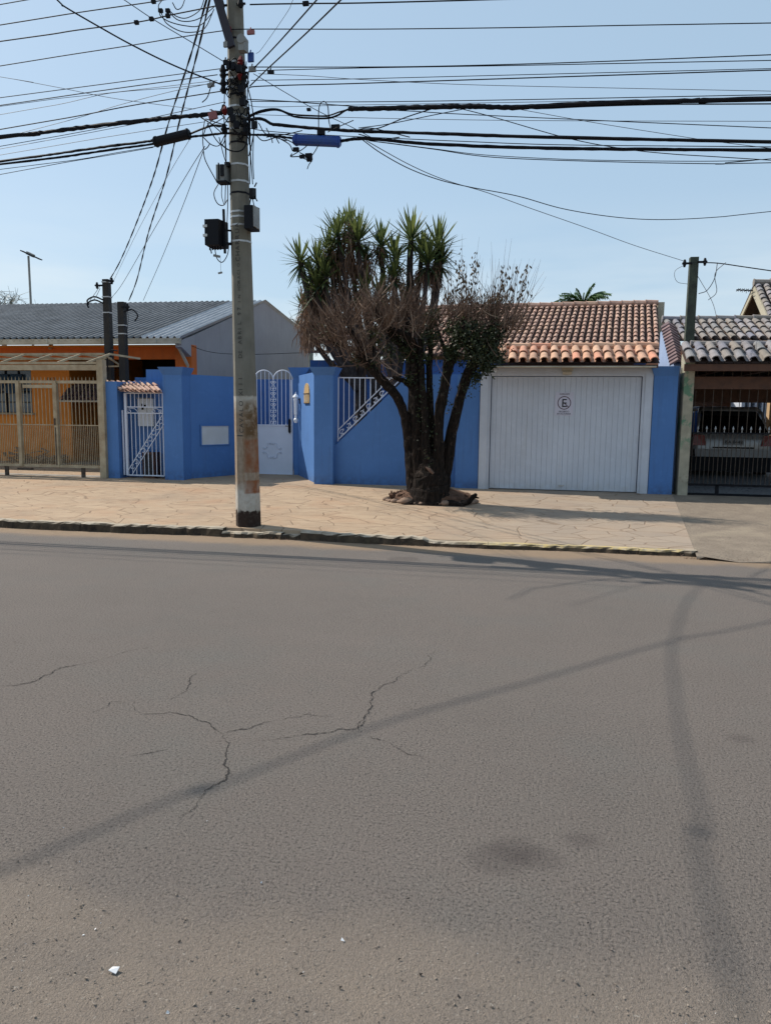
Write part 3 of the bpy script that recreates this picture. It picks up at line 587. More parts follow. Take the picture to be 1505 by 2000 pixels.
for i,(a_,c_) in enumerate(((0,0),(0,-.07),(.055,-.02))): b.box((xs+a_-.025,ymb-.126,zz+c_-.03),(xs+a_+.02,ymb-.121,zz+c_+.025))
b.build('warning_mark',M['black'],mbx)
b=MB(); q0=A(279,922,ymb-.3); q1=A(301,884,ymb-.3); b.box((q0.x,ymb-.3,ZW),(q1.x,ymb-.02,q1.z)); b.box((q0.x+.03,ymb-.31,ZW+.05),(q1.x-.03,ymb-.3,q1.z-.04),1)
o=b.build('crate',[M['brownwood'],M['dark']],origin=((q0.x+q1.x)/2,ymb-.15,ZW)); tag(o,'dark red-brown crate on the floor of the meter niche','crate')
# ---------------------------------------------------------------- entry gate
eg=thing('entry_gate',((gxl+gxr)/2,YG,ZW),'white iron double-arched pedestrian gate between the slanted blue walls','gate')
def EP(x,y): q=A(x,y,YG); return Vector((q.x,YG,q.z))
zpb,zpt=EP(535,927).z,EP(535,831).z; ex0=EP(498,850).x; ex1=EP(571.5,850).x; xm=(ex0+ex1)/2; za=EP(535,742).z; hw=(ex1-ex0)/4; ztop=EP(535,723).z
b=MB(); b.box((ex0,YG-.012,zpb),(ex1,YG+.012,zpt)); b.build('lower_panel',M['iron'],eg)
b=MB(); b.bar((ex0+.015,YG,zpb),(ex0+.015,YG,za),.035); b.bar((ex1-.015,YG,zpb),(ex1-.015,YG,za),.035); b.box((ex0,YG-.025,zpt-.012),(ex1,YG+.025,zpt+.02)); b.box((ex0,YG-.025,zpb-.01),(ex1,YG+.025,zpb+.03))
for cx in (ex0+hw,ex1-hw):
    pts=[Vector((cx-math.cos(t)*hw,YG,za+math.sin(t)*(ztop-za))) for t in [math.pi*k/16 for k in range(17)]]; b.tube(pts,.014,6)
b.bar((xm,YG,zpt),(xm,YG,za),.016); b.build('gate_frame',M['iron'],eg)
b=MB()
for k in range(1,8):
    for s in (-1,1):
        xx=xm+s*hw*2*k/4.6
        if abs(xx-xm)>hw*1.93: continue
        cx=xm+s*hw; u=(xx-cx)/hw; zz=za+(ztop-za)*math.sqrt(max(0,1-u*u)); b.tube([(xx,YG,zpt),(xx,YG,zz)],.009,5)
b.build('bars',M['iron'],eg)
b=MB(); n_=4; hz=(za-zpt-.02)
for k in range(n_):
    z0=zpt+.03+k*hz/n_
    for s in (-1,1):
        circ(b,(xm+s*.035,YG-.012,z0+.03),.028,w=.007,n=9); circ(b,(xm+s*.035,YG-.012,z0+hz/n_-.06),.024,w=.007,n=9)
        b.tube(cr([(xm+s*.07,YG-.012,z0+.05),(xm+s*.02,YG-.012,z0+.13),(xm+s*.06,YG-.012,z0+.2)],4),.007,4)
b.build('scrolls',M['iron'],eg)
b=MB(); q=EP(566.5,832); b.box((q.x-.028,YG-.05,q.z-.13),(q.x+.022,YG-.02,q.z+.13)); b.prism([(q.x-.028,YG-.05,q.z+.13),(q.x+.022,YG-.05,q.z+.13),(q.x-.003,YG-.05,q.z+.17)],(0,.03,0)); b.prism([(q.x-.028,YG-.05,q.z-.13),(q.x-.003,YG-.05,q.z-.17),(q.x+.022,YG-.05,q.z-.13)],(0,.03,0))
b.tube([(q.x-.003,YG-.05,q.z),(q.x-.003,YG-.1,q.z),(q.x-.08,YG-.1,q.z)],.009,6); b.build('lock_plate',M['black'],eg)
b=MB(); z0=EP(535,880).z; xc=EP(532,880).x; ww=.008
for s,v in ((-1,1),(1,1),(-1,-1),(1,-1)):
    b.tube(cr([(xc+s*.05,YG-.02,z0+v*.17),(xc+s*.11,YG-.02,z0+v*.15),(xc+s*.12,YG-.02,z0+v*.08),(xc+s*.17,YG-.02,z0+v*.04),(xc+s*.2,YG-.02,z0+v*.07)],4),ww,4); circ(b,(xc+s*.035,YG-.02,z0+v*.16),.022,w=ww,n=8); circ(b,(xc+s*.2,YG-.02,z0+v*.045),.02,w=ww,n=8)
b.build('panel_ornament',M['iron'],eg)
# lantern and house plaque on the sunlit slanted wall
lc=onwall(585.5,800,sa,sn); lt=thing('wall_lantern',(lc.x,lc.y,lc.z-.25),'long white wall lantern on the sunlit slanted blue wall beside the gate','wall lamp')
k_=lc+sn*.09; zA=onwall(585,826,sa,sn).z; zB=onwall(585,765,sa,sn).z; Hh=zB-zA
b=MB(); 
def lathe(mb,c,prof,n=10,m=0): mb.tube([(c.x,c.y,z) for z,r in prof],[r for z,r in prof],n,m)
lathe(b,k_,[(zA,.035),(zA+.07*Hh,.05),(zA+.12*Hh,.05),(zA+.15*Hh,.03),(zA+.25*Hh,.03),(zA+.27*Hh,.042)],10); b.build('lantern_base',M['lampwhite'],lt); b=MB(); lathe(b,k_,[(zA+.72*Hh,.05),(zA+.80*Hh,.05),(zA+.82*Hh,.075),(zA+.88*Hh,.05),(zA+.92*Hh,.016),(zB,.003)],10); b.build('lantern_cap',M['lampwhite'],lt)
b=MB(); lathe(b,k_,[(zA+.27*Hh,.04),(zA+.72*Hh,.046)],8); b.build('lamp_glass',M['lampwhite'],lt)
b=MB(); b.bar((k_.x,k_.y,zA+.75*Hh),(lc.x,lc.y,zA+.75*Hh),.02); b.bar((lc.x,lc.y,zA+.62*Hh),(lc.x,lc.y,zA+.8*Hh),.03); b.build('bracket',M['bronze'],lt)
pc=onwall(600,775,sa,sn); d=Vector((-sn.y,sn.x,0)); d=d if d.x>0 else -d; pc=pc+sn*.0
b=MB(); W_=.27; H_=.14
def poly(pts,o0,o1,m=0): b.prism([pc+d*u+Vector((0,0,v))+sn*o0 for u,v in pts],sn*(o1-o0),m)
poly([(-W_,-H_),(W_,-H_),(W_,H_*.5)]+[(W_*math.cos(t),H_*.5+W_*.8*math.sin(t)) for t in [math.pi*k/8 for k in range(1,8)]]+[(-W_,H_*.5)],.001,.02,0)
poly([(-W_*.75,-H_*.75),(W_*.75,-H_*.75),(W_*.75,H_*.4),(-W_*.75,H_*.4)],.02,.027,1); poly([(-W_*1.05,H_*.42),(W_*1.05,H_*.42),(W_*1.05,H_*.52),(-W_*1.05,H_*.52)],.021,.035,2); poly([(-W_*.9,-H_*1.0),(W_*1.1,-H_*1.0),(W_*1.1,-H_*.9),(-W_*.9,-H_*.9)],.021,.032,2)
for u in (-.35,0,.35): poly([(u*W_-.008,-H_*.6),(u*W_+.008,-H_*.6),(u*W_+.008,H_*.3),(u*W_-.008,H_*.3)],.027,.031,0)
o=b.build('wall_plaque',[M['gold'],M['cream'],M['bronze']],origin=pc); tag(o,'small ochre arched ceramic plaque on the sunlit slanted wall right of the lantern','plaque')
b=MB(); q=A(577,800,YG-.03); b.box((q.x-.02,YG-.06,q.z-.09),(q.x+.03,YG-.03,q.z+.09)); b.box((q.x-.012,YG-.065,q.z+.02),(q.x+.01,YG-.06,q.z+.07),1); o=b.build('intercom',[M['greybox'],M['black']],origin=(q.x,YG-.05,q.z)); tag(o,'narrow grey intercom on the blue post right of the arched gate','intercom')

yw_=thing('yard_wall',(px(540,18.4),18.4,ZW),'deep blue inner wall seen through the double-arched gate','wall')
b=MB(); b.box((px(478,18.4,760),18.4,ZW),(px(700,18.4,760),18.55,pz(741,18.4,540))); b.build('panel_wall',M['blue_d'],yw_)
# ================================================================ GARAGE
gx0,gx1=px(935,YW,850),px(1268.5,YW,850); dx0,dx1=px(957,YW,850),px(1247,YW,850)
gg=thing('garage',((gx0+gx1)/2,YW,ZW),'white-framed garage with a plank door under a clay tile eave','garage')
ztg=pz(716,YW,1100); ztd=pz(736,YW,1100)
b=MB(); b.box((gx0+.006,YW-.04,ZW-.03),(dx0-.06,YW+.25,ztg)); b.box((dx1+.06,YW-.04,ZW-.03),(gx1,YW+.25,ztg)); b.box((dx0-.06,YW-.04,ztd+.05),(dx1+.06,YW+.25,ztg)); b.build('door_surround',M['white'],gg)
b=MB(); b.box((dx0-.06,YW-.02,ZW-.02),(dx0-.012,YW+.05,ztd+.05)); b.box((dx1+.012,YW-.02,ZW-.02),(dx1+.06,YW+.05,ztd+.05)); b.box((dx0-.012,YW-.02,ztd+.012),(dx1+.012,YW+.05,ztd+.05)); b.build('door_frame',M['white'],gg)
b=MB(); n_=28; zt_=ztd; 
for k in range(n_):
    a=dx0+(dx1-dx0)*k/n_; c=dx0+(dx1-dx0)*(k+1)/n_; y_=YW+.03+random.uniform(-.002,.002)
    b.prism([(a+.0008,y_+.004,ZW+.02),(a+.004,y_,ZW+.02),(c-.004,y_,ZW+.02),(c-.0008,y_+.004,ZW+.02),(c-.0008,y_+.03,ZW+.02),(a+.0008,y_+.03,ZW+.02)],(0,0,zt_-ZW-.02))
b.box((dx0,YW+.055,ZW+.01),(dx1,YW+.07,ztd)); dr_=b.build('door',M['white'],gg); b=MB(); b.box(((dx0+dx1)/2-.05,YW+.005,ZW+.09),((dx0+dx1)/2+.05,YW+.028,ZW+.115)); b.build('handle',M['steel'],dr_)
b=MB(); q=A(1107,723,YW-.04); b.box((q.x-.1,YW-.13,q.z-.02),(q.x+.1,YW-.042,q.z+.05)); b.tube([(q.x-.08,YW-.1,q.z-.04),(q.x+.08,YW-.1,q.z-.04)],.045,8); b.build('lamp',M['gutter'],gg)
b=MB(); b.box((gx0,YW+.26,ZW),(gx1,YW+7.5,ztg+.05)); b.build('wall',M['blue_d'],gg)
# eave of clay tiles: two rows, then the ridge caps
ye0,ye1=YW-.42,YW+.28
P=[A(948,709,ye0),A(1288,709,ye0),A(948,676,ye1),A(1288,676,ye1)]
P[0].z=P[1].z=(P[0].z+P[1].z)/2+.02; P[2].z=P[3].z=(P[2].z+P[3].z)/2-.03; P[2].x=P[0].x; P[3].x=P[1].x
b=MB(); tiles(b,P,16,2,.075,seg=8); ridge(b,P[2]+Vector((0,.05,.03)),P[3]+Vector((.05,.05,.03)),.065,8)
# tile slope behind the ridge caps
b.build('tile_eave',[M['clay'],M['tile_under']],gg)
b=MB(); b.box((P[0].x+.03,ye0+.1,P[0].z-.085),(P[1].x-.03,YW-.045,P[0].z-.05)); b.box((P[0].x+.02,ye0+.06,P[0].z-.10),(P[1].x-.02,ye0+.1,P[0].z-.045)); b.build('eave_board',M['brownwood'],gg)
b=MB(); b.tube([(P[0].x+.05,ye0+.03,P[0].z-.085),(P[1].x-.05,ye0+.03,P[0].z-.085)],.018,6); b.build('eave_pipe',M['gutter'],gg)
b=MB(); b.box((P[2].x,ye1+.08,P[2].z-.12),(P[3].x,YW+7.6,P[2].z-.05)); b.build('flat_roof',M['tile_under'],gg)
# E sign
sg=A(1101,789,YW+.02); ys=YW+.022; b=MB(); w_=.165; hh=.215
b.box((sg.x-w_,ys,sg.z-hh),(sg.x+w_,ys+.006,sg.z+hh)); o=sgn=thing('parking_sign',(sg.x,ys,sg.z),'white no-parking-style plate with a circled struck E on the garage door','sign')
b.build('plate',simple('sign_plate',(.56,.55,.64),(.52,.51,.6),4,.5,bump=0),sgn); b=MB()
cz=sg.z+.02; 
for k in range(32):
    t0,t1=2*math.pi*k/32,2*math.pi*(k+1)/32
    b.prism([(sg.x+math.cos(t)*r_,ys-.003,cz+math.sin(t)*r_) for t,r_ in ((t0,.124),(t1,.124),(t1,.110),(t0,.110))],(0,.002,0))
b.bar((sg.x+.0,ys-.002,cz-.0),(sg.x+.078,ys-.002,cz-.078),.003,.014,up=(1,0,1))
b.build('circle_and_slash',simple('maroon_ink',(.06,.015,.035),rough=.6,bump=0),sgn)
b=MB(); text_mb(b,'E',.215,(sg.x,ys-.005,cz-.076),(1,0,0),(0,0,1)); b.build('letter',M['black'],sgn); b=MB(); text_mb(b,'GARAGEM',.04,(sg.x,ys-.002,sg.z+.17),(1,0,0),(0,0,1)); text_mb(b,'PROIBIDO',.042,(sg.x,ys-.002,sg.z-.155),(1,0,0),(0,0,1)); text_mb(b,'ESTACIONAR',.042,(sg.x,ys-.002,sg.z-.197),(1,0,0),(0,0,1)); b.build('lettering',M['black'],sgn)
# pillar right of the garage
xa,xb=px(1269.5,YW,850),px(1316,YW,850)
pr=thing('blue_pillar',((xa+xb)/2,YW,ZW),'blue rendered pillar with a flared top right of the white garage','pillar')
b=MB(); zt=pz(716,YW,1300); b.box((xa,YW-.06,ZW-.04),(xb,YW+.35,zt-.17)); b.build('shaft',M['blue'],pr)
b=MB(); b.hexa([(xa,YW-.06,zt-.17),(xb,YW-.06,zt-.17),(xb,YW+.35,zt-.17),(xa,YW+.35,zt-.17)],[(xa-.07,YW-.12,zt),(xb,YW-.12,zt),(xb,YW+.4,zt),(xa-.07,YW+.4,zt)]); b.build('cap',M['blue'],pr)
# ---------------------------------------------------------------- main blue house behind
hb=thing('blue_house',(px(1000,22.5),22.5,ZW),'blue house behind the garage with a long weathered clay tile roof','house')
TRr=A(1283,595,26.2); TLl=A(800,606,27.0); BRr=A(1290,694,22.0); BLl=A(717,694,22.9)
b=MB(); tiles(b,[BLl,BRr,TLl,TRr],44,13,.061,seg=5,chan=False,lift=.03); ridge(b,TLl+Vector((0,0,.06)),TRr+Vector((0,0,.06)),.09,22); b.add([TLl,TRr,TRr+Vector((.3,4,-1.6)),TLl+Vector((.3,4,-1.6))],[(0,1,2,3)],1)
b.build('roof',[M['clay_old'],M['tile_under']],hb)
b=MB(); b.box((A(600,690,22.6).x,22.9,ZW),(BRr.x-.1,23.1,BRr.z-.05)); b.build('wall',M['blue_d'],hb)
b=MB(); q0=A(586,664,21.2); q1=A(760,664,21.2); b.prism([(q0.x,21.2,q0.z),(q0.x,21.2,q0.z+.09),(q0.x,23.2,q0.z+.5),(q0.x,23.2,q0.z+.4)],(q1.x-q0.x,0,0)); b.box((q0.x+.1,21.3,q0.z-.35),(q1.x,21.4,q0.z-.28)); b.build('porch_roof',M['maroon_tile'],hb)
b=MB(); q=A(728,705,21.5); b.box((q.x-.06,21.4,ZW),(q.x+.06,21.5,q.z+.6)); b.build('porch_post',M['white'],hb)
b=MB(); q=A(1284,592,24.5); q2=A(1297,592,24.5); b.box((A(1284,592,26.3).x,26.3,ZW),(A(1297,592,26.3).x,26.7,pz(590,26.3,1290))); b.build('side_wall',M['cream_wall'],hb)

# ================================================================ RIGHT NEIGHBOUR
nb=thing('carport',(px(1430,YW),YW,ZW),'open carport right of the blue pillar with grey weathered tiles and brown beams','carport')
b=MB(); xa,xb=px(1318,YW,960)+.02,px(1346,YW,850); zc=pz(690,YW,1340); b.box((xa,YW-.1,ZW-.05),(xb,YW+.3,zc)); b.build('pillar',M['algae'],nb)
ye0,ye1=YW-.45,YW+.25; XE=9.
P=[A(1338,705,ye0),None,A(1338,672,ye1),None]; P[1]=Vector((XE,ye0,P[0].z)); P[2].x=P[0].x; P[3]=Vector((XE,ye1,P[2].z)); 
nc=int((XE-P[0].x)/.2); b=MB(); tiles(b,P,nc,2,.078,seg=7); ridge(b,P[2]+Vector((.2,.05,.0)),P[3]+Vector((0,.05,.0)),.055,int((XE-P[0].x)/.45)); b.build('tile_eave',[M['grey_tile'],M['tile_under']],nb)
b=MB(); z_=P[0].z-.05; b.box((P[0].x,ye0+.06,z_-.12),(XE,ye0+.12,z_)); b.box((xb,YW+.0,z_-.42),(XE,YW+.12,z_-.20)); b.box((xb,YW+2.2,z_-.62),(XE,YW+2.4,z_-.28)); 
for k in range(6): b.box((xb+.4+k*.8,ye0+.13,z_-.1),(xb+.5+k*.8,YW+4.5,z_-.02))
b.build('beams',M['brownwood'],nb)
b=MB(); b.box((xb-.1,YW+.1,P[2].z-.1),(XE,20.2,P[2].z-.04)); b.build('ceiling',M['brownwood'],nb); b=MB(); b.box((xb-.12,YW+.3,ZW),(xb-.02,20.,P[2].z-.1)); b.build('side_wall',M['brownwood'],nb); b=MB(); b.box((XE-.1,YW+.3,ZW),(XE,20.,P[2].z-.1)); b.build('side_wall',M['brownwood'],nb); b=MB(); b.box((xb-.02,20.0,P[2].z-.62),(XE-.1,20.1,P[2].z-.1)); b.build('dark_rear_board',M['dark'],nb)  # near-black rear board added to cover the sky gap and keep it dark
b=MB(); P2=[A(1312,664,18.7),None,A(1303,627,20.3),None]; P2[1]=Vector((XE,18.7,P2[0].z)); P2[3]=Vector((XE,20.3,P2[2].z)); P2[2].x=P2[0].x
tiles(b,P2,int((XE-P2[0].x)/.2),4,.075,seg=5,chan=False); ridge(b,P2[2]+Vector((0,.05,.05)),P2[3]+Vector((0,.05,.05)),.07,int((XE-P2[0].x)/.42)); b.build('upper_tile_roof',[M['grey_tile'],M['tile_under']],nb)
# rising side wall with tile coping beside the garage
bx=px(1317,YW+.45,703); zA=pz(706,YW+.45,1317); tB=AX(1299,630,bx); tC=AX(1289,640,bx)
bo=thing('boundary_wall',(bx,YW+1,ZW),'pale blue side wall with a steep maroon tile coping between garage and carport','wall')
b=MB(); b.prism([(bx,YW+.37,ZW),(bx,tC.y,ZW),(bx,tC.y,tC.z-.1),(bx,tB.y,tB.z-.08),(bx,YW+.37,zA-.12)],(.10,0,0)); b.build('wall',simple('pale_blue_paint',(.3,.38,.55),(.25,.33,.5),3,.8),bo)
b=MB(); n_=13
for k in range(n_):
    y_=YW+.4+(tB.y-YW-.4)*k/n_; z_=zA-.1+(tB.z-zA)*k/n_; dy=(tB.y-YW-.4)/n_*1.25; dz=(tB.z-zA)/n_*1.25
    for s in (-1,1): b.add([(bx+.05,y_,z_+.14),(bx+.05+s*.15,y_,z_+.05),(bx+.05+s*.13,y_+dy,z_+.02+dz),(bx+.05,y_+dy,z_+.11+dz),(bx+.05,y_,z_+.10),(bx+.05+s*.15,y_,z_+.01)],[(0,1,2,3),(0,4,5,1)])
b.build('coping',M['maroon_tile'],bo)
# gate of black bars
ng=thing('barred_gate',(px(1430,YW+.05,950),YW+.05,ZW),'black iron barred gate with a row of spear points closing the carport','gate')
yg=YW+.05; xa=px(1346,yg,850); zb_=pz(948,yg,1420); zt_=pz(704,yg,1420); zs_=pz(846,yg,1420); b=MB(); b.box((xa,yg-.02,zb_-.02),(XE,yg+.02,zb_+.02)); b.box((xa,yg-.015,zs_-.012),(XE,yg+.015,zs_+.012)); b.box((xa,yg-.015,zt_-.012),(XE,yg+.015,zt_+.012)); b.box((xa,yg-.02,zb_),(xa+.03,yg+.02,zt_)); b.box((px(1400,yg,955)-.04,yg-.02,ZW),(px(1400,yg,955)+.02,yg+.02,zb_)); b.box((xa,yg-.05,ZW),(XE,yg+.05,ZW+.03)); b.build('gate_frame',M['black'],ng)
b=MB(); s_=7.6*YW/F; xx=xa+.06; k=0
while xx<XE:
    if k%2==0: b.tube([(xx,yg,zb_),(xx,yg,zt_)],.007,5)
    else: b.tube([(xx,yg,zb_),(xx,yg,zs_)],.006,5); 
    xx+=s_; k+=1
b.build('bars',M['rust'],ng)
xx=xa+.06+s_; k=0
while xx<XE and k<20: b=MB(); b.tube([(xx,yg,zs_),(xx,yg,zs_+.05),(xx,yg,zs_+.075),(xx,yg,zs_+.13)],[.007,.007,.02,.001],6); xx+=s_*2; k+=1; b.build('spear_point',M['steel'],ng)
# scene behind the car: brick shed roof, white posts and walls
bs=thing('rear_shed',(px(1400,25),25,ZW),'low brown shed with rough tiled roof behind the parked car','shed')
b=MB(); q0,q1=A(1335,765,24.5),A(1432,765,24.5); b.box((q0.x-1,24.8,ZW),(q1.x,25.2,q0.z)); b.build('wall',M['brownwood'],bs)
b=MB(); P=[A(1330,764,24.3),A(1442,764,24.3),A(1330,743,25.6),A(1442,743,25.6)]; tiles(b,P,9,3,.09,seg=4,chan=False); b.build('roof',[M['clay_old'],M['tile_under']],bs)
rw=thing('rear_house',(px(1480,24),24,ZW),'white rear annex with upright posts seen through the bars behind the car','house')
b=MB()
for a,c_ in ((1449,1456),(1462,1467),(1476,1481),(1489,1492),(1496,1499)): q0,q1=A(a,760,23),A(c_,760,23); b.box((q0.x,23,ZW),(q1.x,24.2,q0.z+1.2))
b.build('post',M['white'],rw); b=MB(); q0=A(1440,760,25); b.box((q0.x,25.0,ZW),(XE+3,25.2,q0.z+1.2)); b.build('wall',M['cream_wall'],rw)
# upper house with gable
uh=thing('gabled_house',(px(1500,24.5),24.5,ZW),'house with a steep gable and mossy tiles rising at the right edge','house')
yu=25.; ap=A(1470,556,yu); fv=AX(1512,652,ap.x); bv=AX(1437,630,ap.x); XR=ap.x+9
b=MB(); b.prism([(ap.x+.45,fv.y+.5,ZW),(ap.x+.45,bv.y-.3,ZW),(ap.x+.45,bv.y-.3,bv.z-.1),(ap.x+.45,ap.y,ap.z-.12),(ap.x+.45,fv.y+.5,fv.z)],(.2,0,0)); b.build('gable_wall',simple('tan_soffit',(.5,.36,.22),(.4,.27,.16),8,.8),uh)
b=MB(); b.bar((ap.x+.02,ap.y,ap.z-.14),(ap.x+.02,bv.y,bv.z-.14),.04,.16); b.bar((ap.x+.02,ap.y,ap.z-.16),(ap.x+.02,fv.y,fv.z-.16),.04,.24); b.build('bargeboard',M['cream_wall'],uh)
b=MB(); tiles(b,[(ap.x,fv.y,fv.z),(XR,fv.y,fv.z),(ap.x,ap.y,ap.z),(XR,ap.y,ap.z)],int((XR-ap.x)/.22),12,.085,seg=5,chan=False); ridge(b,ap+Vector((0,0,.06)),Vector((XR,ap.y,ap.z+.06)),.09,20)
b.prism([(ap.x,ap.y,ap.z),(ap.x,bv.y,bv.z),(ap.x,bv.y,bv.z-.06),(ap.x,ap.y,ap.z-.08)],(9,0,0),1); b.build('roof',[M['grey_tile'],M['tile_under']],uh)
an=MB(); q=A(1437,566,yu); e=A(1476,568,yu); an.bar(q,e,.03); 
for k in range(5): t=.1+.2*k; p=q.lerp(e,t); an.bar(p+Vector((0,-.25,0)),p+Vector((0,.25,0)),.015); an.bar(p+Vector((0,0,-.05-.02*k)),p+Vector((0,0,.05)),.012)
an.tube([e,e+Vector((.3,.3,-.6))],.015,5); o=an.build('tv_antenna',M['black'],origin=e); tag(o,'dark television antenna fixed at the gable tip, pointing left','antenna')
# ---------------------------------------------------------------- car
yc=17.8; cxm=px(1432,yc,840); zg=zd(yc)+.01
car=thing('parked_car',(cxm,yc+2,zg),'silver hatchback parked in the carport behind the black bars, seen from the rear','car')
def loft(mb,secs,m=0):
    n=len(secs[0]); vs=[v for s in secs for v in s]; fs=[(i*n+j,i*n+(j+1)%n,(i+1)*n+(j+1)%n,(i+1)*n+j) for i in range(len(secs)-1) for j in range(n)]+[tuple(range(n))[::-1],tuple(range((len(secs)-1)*n,len(secs)*n))]
    mb.add(vs,fs,m)
def sec(y,hw,z0,z1,r=.12,tb=0):
    pts=[]
    for sx_,sz_,a0 in ((1,-1,-90),(1,1,0),(-1,1,90),(-1,-1,180)):
        for k in range(4):
            t=R(a0+30*k); w2=hw-(tb if sz_>0 else 0); pts.append((cxm+sx_*(w2-r)+math.cos(t)*r,yc+y,zg+(z1-r if sz_>0 else z0+r)+math.sin(t)*r))
    return pts
b=MB(); loft(b,[sec(-.02,.72,.32,.82),sec(.03,.84,.26,.92),sec(.2,.88,.22,.96,tb=.03),sec(1.0,.89,.2,.96,tb=.03),sec(2.8,.89,.2,.93,tb=.03),sec(3.6,.86,.22,.80),sec(4.0,.72,.3,.68)]); b.build('body',M['silver'],car,smooth=True)
b=MB(); loft(b,[sec(.10,.74,.84,1.0,.07),sec(.22,.74,.84,1.2,.1,.06),sec(.42,.74,.84,1.44,.13,.13),sec(1.0,.75,.84,1.5,.13,.14),sec(2.1,.74,.84,1.46,.13,.14),sec(2.9,.70,.84,.95,.05)]); b.build('cabin_glass',M['carglass'],car,smooth=True)
b=MB(); loft(b,[sec(.36,.62,1.43,1.47,.02),sec(.6,.62,1.46,1.53,.03),sec(1.4,.62,1.46,1.535,.03),sec(2.2,.6,1.42,1.49,.03)]); 
for s in (-1,1): b.tube([(cxm+s*.70,yc+.12,zg+.95),(cxm+s*.655,yc+.40,zg+1.38),(cxm+s*.60,yc+.6,zg+1.48)],.035,6)
b.build('roof_panel',M['silver'],car,smooth=True)
b=MB(); b.hexa([(cxm-.78,yc-.1,zg+.44),(cxm+.78,yc-.1,zg+.44),(cxm+.86,yc+.2,zg+.44),(cxm-.86,yc+.2,zg+.44)],[(cxm-.80,yc-.12,zg+.60),(cxm+.80,yc-.12,zg+.60),(cxm+.87,yc+.2,zg+.62),(cxm-.87,yc+.2,zg+.62)]); b.build('bumper',M['silver'],car); b=MB(); b.hexa([(cxm-.84,yc-.08,zg+.12),(cxm+.84,yc-.08,zg+.12),(cxm+.9,yc+.25,zg+.12),(cxm-.9,yc+.25,zg+.12)],[(cxm-.84,yc-.085,zg+.439),(cxm+.84,yc-.085,zg+.439),(cxm+.9,yc+.25,zg+.439),(cxm-.9,yc+.25,zg+.439)]); b.build('underbody_shade',M['black'],car)  # black slab under the bumper paints in the shade and tyres there
b=MB(); b.box((cxm-.42,yc-.06,zg+.625),(cxm+.42,yc-.035,zg+.655)); b.build('trim',M['black'],car)
for s in (-1,1):
    b=MB(); b.hexa([(cxm+s*.56,yc-.045,zg+.68),(cxm+s*.83,yc-.01,zg+.68),(cxm+s*.875,yc+.2,zg+.7),(cxm+s*.6,yc+.2,zg+.7)],[(cxm+s*.60,yc-.04,zg+.90),(cxm+s*.80,yc-.0,zg+.92),(cxm+s*.855,yc+.2,zg+.94),(cxm+s*.6,yc+.2,zg+.92)]); b.build('taillight',M['tail'],car)
b=MB(); b.box((cxm-.21,yc-.05,zg+.70),(cxm+.21,yc-.03,zg+.83)); npl=b.build('number_plate',M['plate'],car)
b=MB(); text_mb(b,'ISA 8448',.10,(cxm,yc-.052,zg+.73),(1,0,0),(0,0,1)); b.build('plate_lettering',M['black'],npl)
for s,y_ in ((-1,.75),(1,.75),(-1,3.2),(1,3.2)):
    b=MB(); b.tube([(cxm+s*.70,yc+y_,zg+.30),(cxm+s*.88,yc+y_,zg+.30)],.30,20); o=b.build('wheel',M['rubber'],car); b=MB(); b.tube([(cxm+s*.86,yc+y_,zg+.30),(cxm+s*.89,yc+y_,zg+.30)],.19,16); b.build('rim',M['steel'],o)
for s in (-1,1):
    b=MB(); b.tube([(cxm+s*.86,yc+2.2,zg+.98),(cxm+s*1.02,yc+2.2,zg+1.0)],[.07,.09],8); b.build('mirror',M['silver'],car)

# ================================================================ POSTS AND POLES
def spost(name,xt,yt,xb_,yb_,w,Y,mat,label,sq=True,group='service posts beside the walls'):
    t=A(xt,yt,Y); bot=A(xb_,yb_,Y); wm=w*Y/F; ob=thing(name,(bot.x,Y,ZW),label,'post',group)
    b=MB(); xx=(t.x*.6+bot.x*.4)
    b.hexa([(xx-wm/2,Y-wm/2,ZW-.05),(xx+wm/2,Y-wm/2,ZW-.05),(xx+wm/2,Y+wm/2,ZW-.05),(xx-wm/2,Y+wm/2,ZW-.05)],[(xx-wm*.42,Y-wm*.42,t.z),(xx+wm*.42,Y-wm*.42,t.z),(xx+wm*.42,Y+wm*.42,t.z),(xx-wm*.42,Y+wm*.42,t.z)])
    b.build('shaft',mat,ob); return ob,Vector((xx,Y,t.z)),wm
YP1=YW+1.15; YP2=YW+.9
p1,t1,w1=spost('service_post',206,546,218,730,15,YP1,M['blackpost'],'taller dark service post behind the cream gate post')
p2,t2,w2=spost('service_post',237,590,245,745,16,YP2,M['blackpost'],'shorter dark service post behind the tiled meter niche')
YP3=YW+.9
p3,t3,w3=spost('service_post',1355,503,1342,690,17,YP3,M['greenpost'],'tall mossy green service post above the carport tiles')
for ob,t,w_,zs_l in ((p1,t1,w1,(.06,.38,.72)),(p2,t2,w2,(.5,.68))):
    b=MB()
    for z_ in zs_l: b=MB(); b.box((t.x-w_*.5,t.y-w_*.5,t.z-z_*1.0-.012),(t.x+w_*.5,t.y+w_*.5,t.z-z_*1.0+.012)); b.build('strap',M['steel'],ob)
def roller(ob,t,side,dz):
    b=MB(); b.box((t.x+side*.05,t.y-.12,t.z-dz-.015),(t.x+side*.22,t.y-.06,t.z-dz+.015)); b.tube([(t.x+side*.18,t.y-.09,t.z-dz-.07),(t.x+side*.18,t.y-.09,t.z-dz-.02),(t.x+side*.18,t.y-.09,t.z-dz+.02),(t.x+side*.18,t.y-.09,t.z-dz+.07)],[.018,.032,.032,.018],7); b.build('insulator',M['black'],ob)
roller(p1,t1,-1,.14); roller(p1,t1,1,.05); roller(p2,t2,1,.12); roller(p3,t3,-1,.12); roller(p3,t3,1,.1)
b=MB(); 
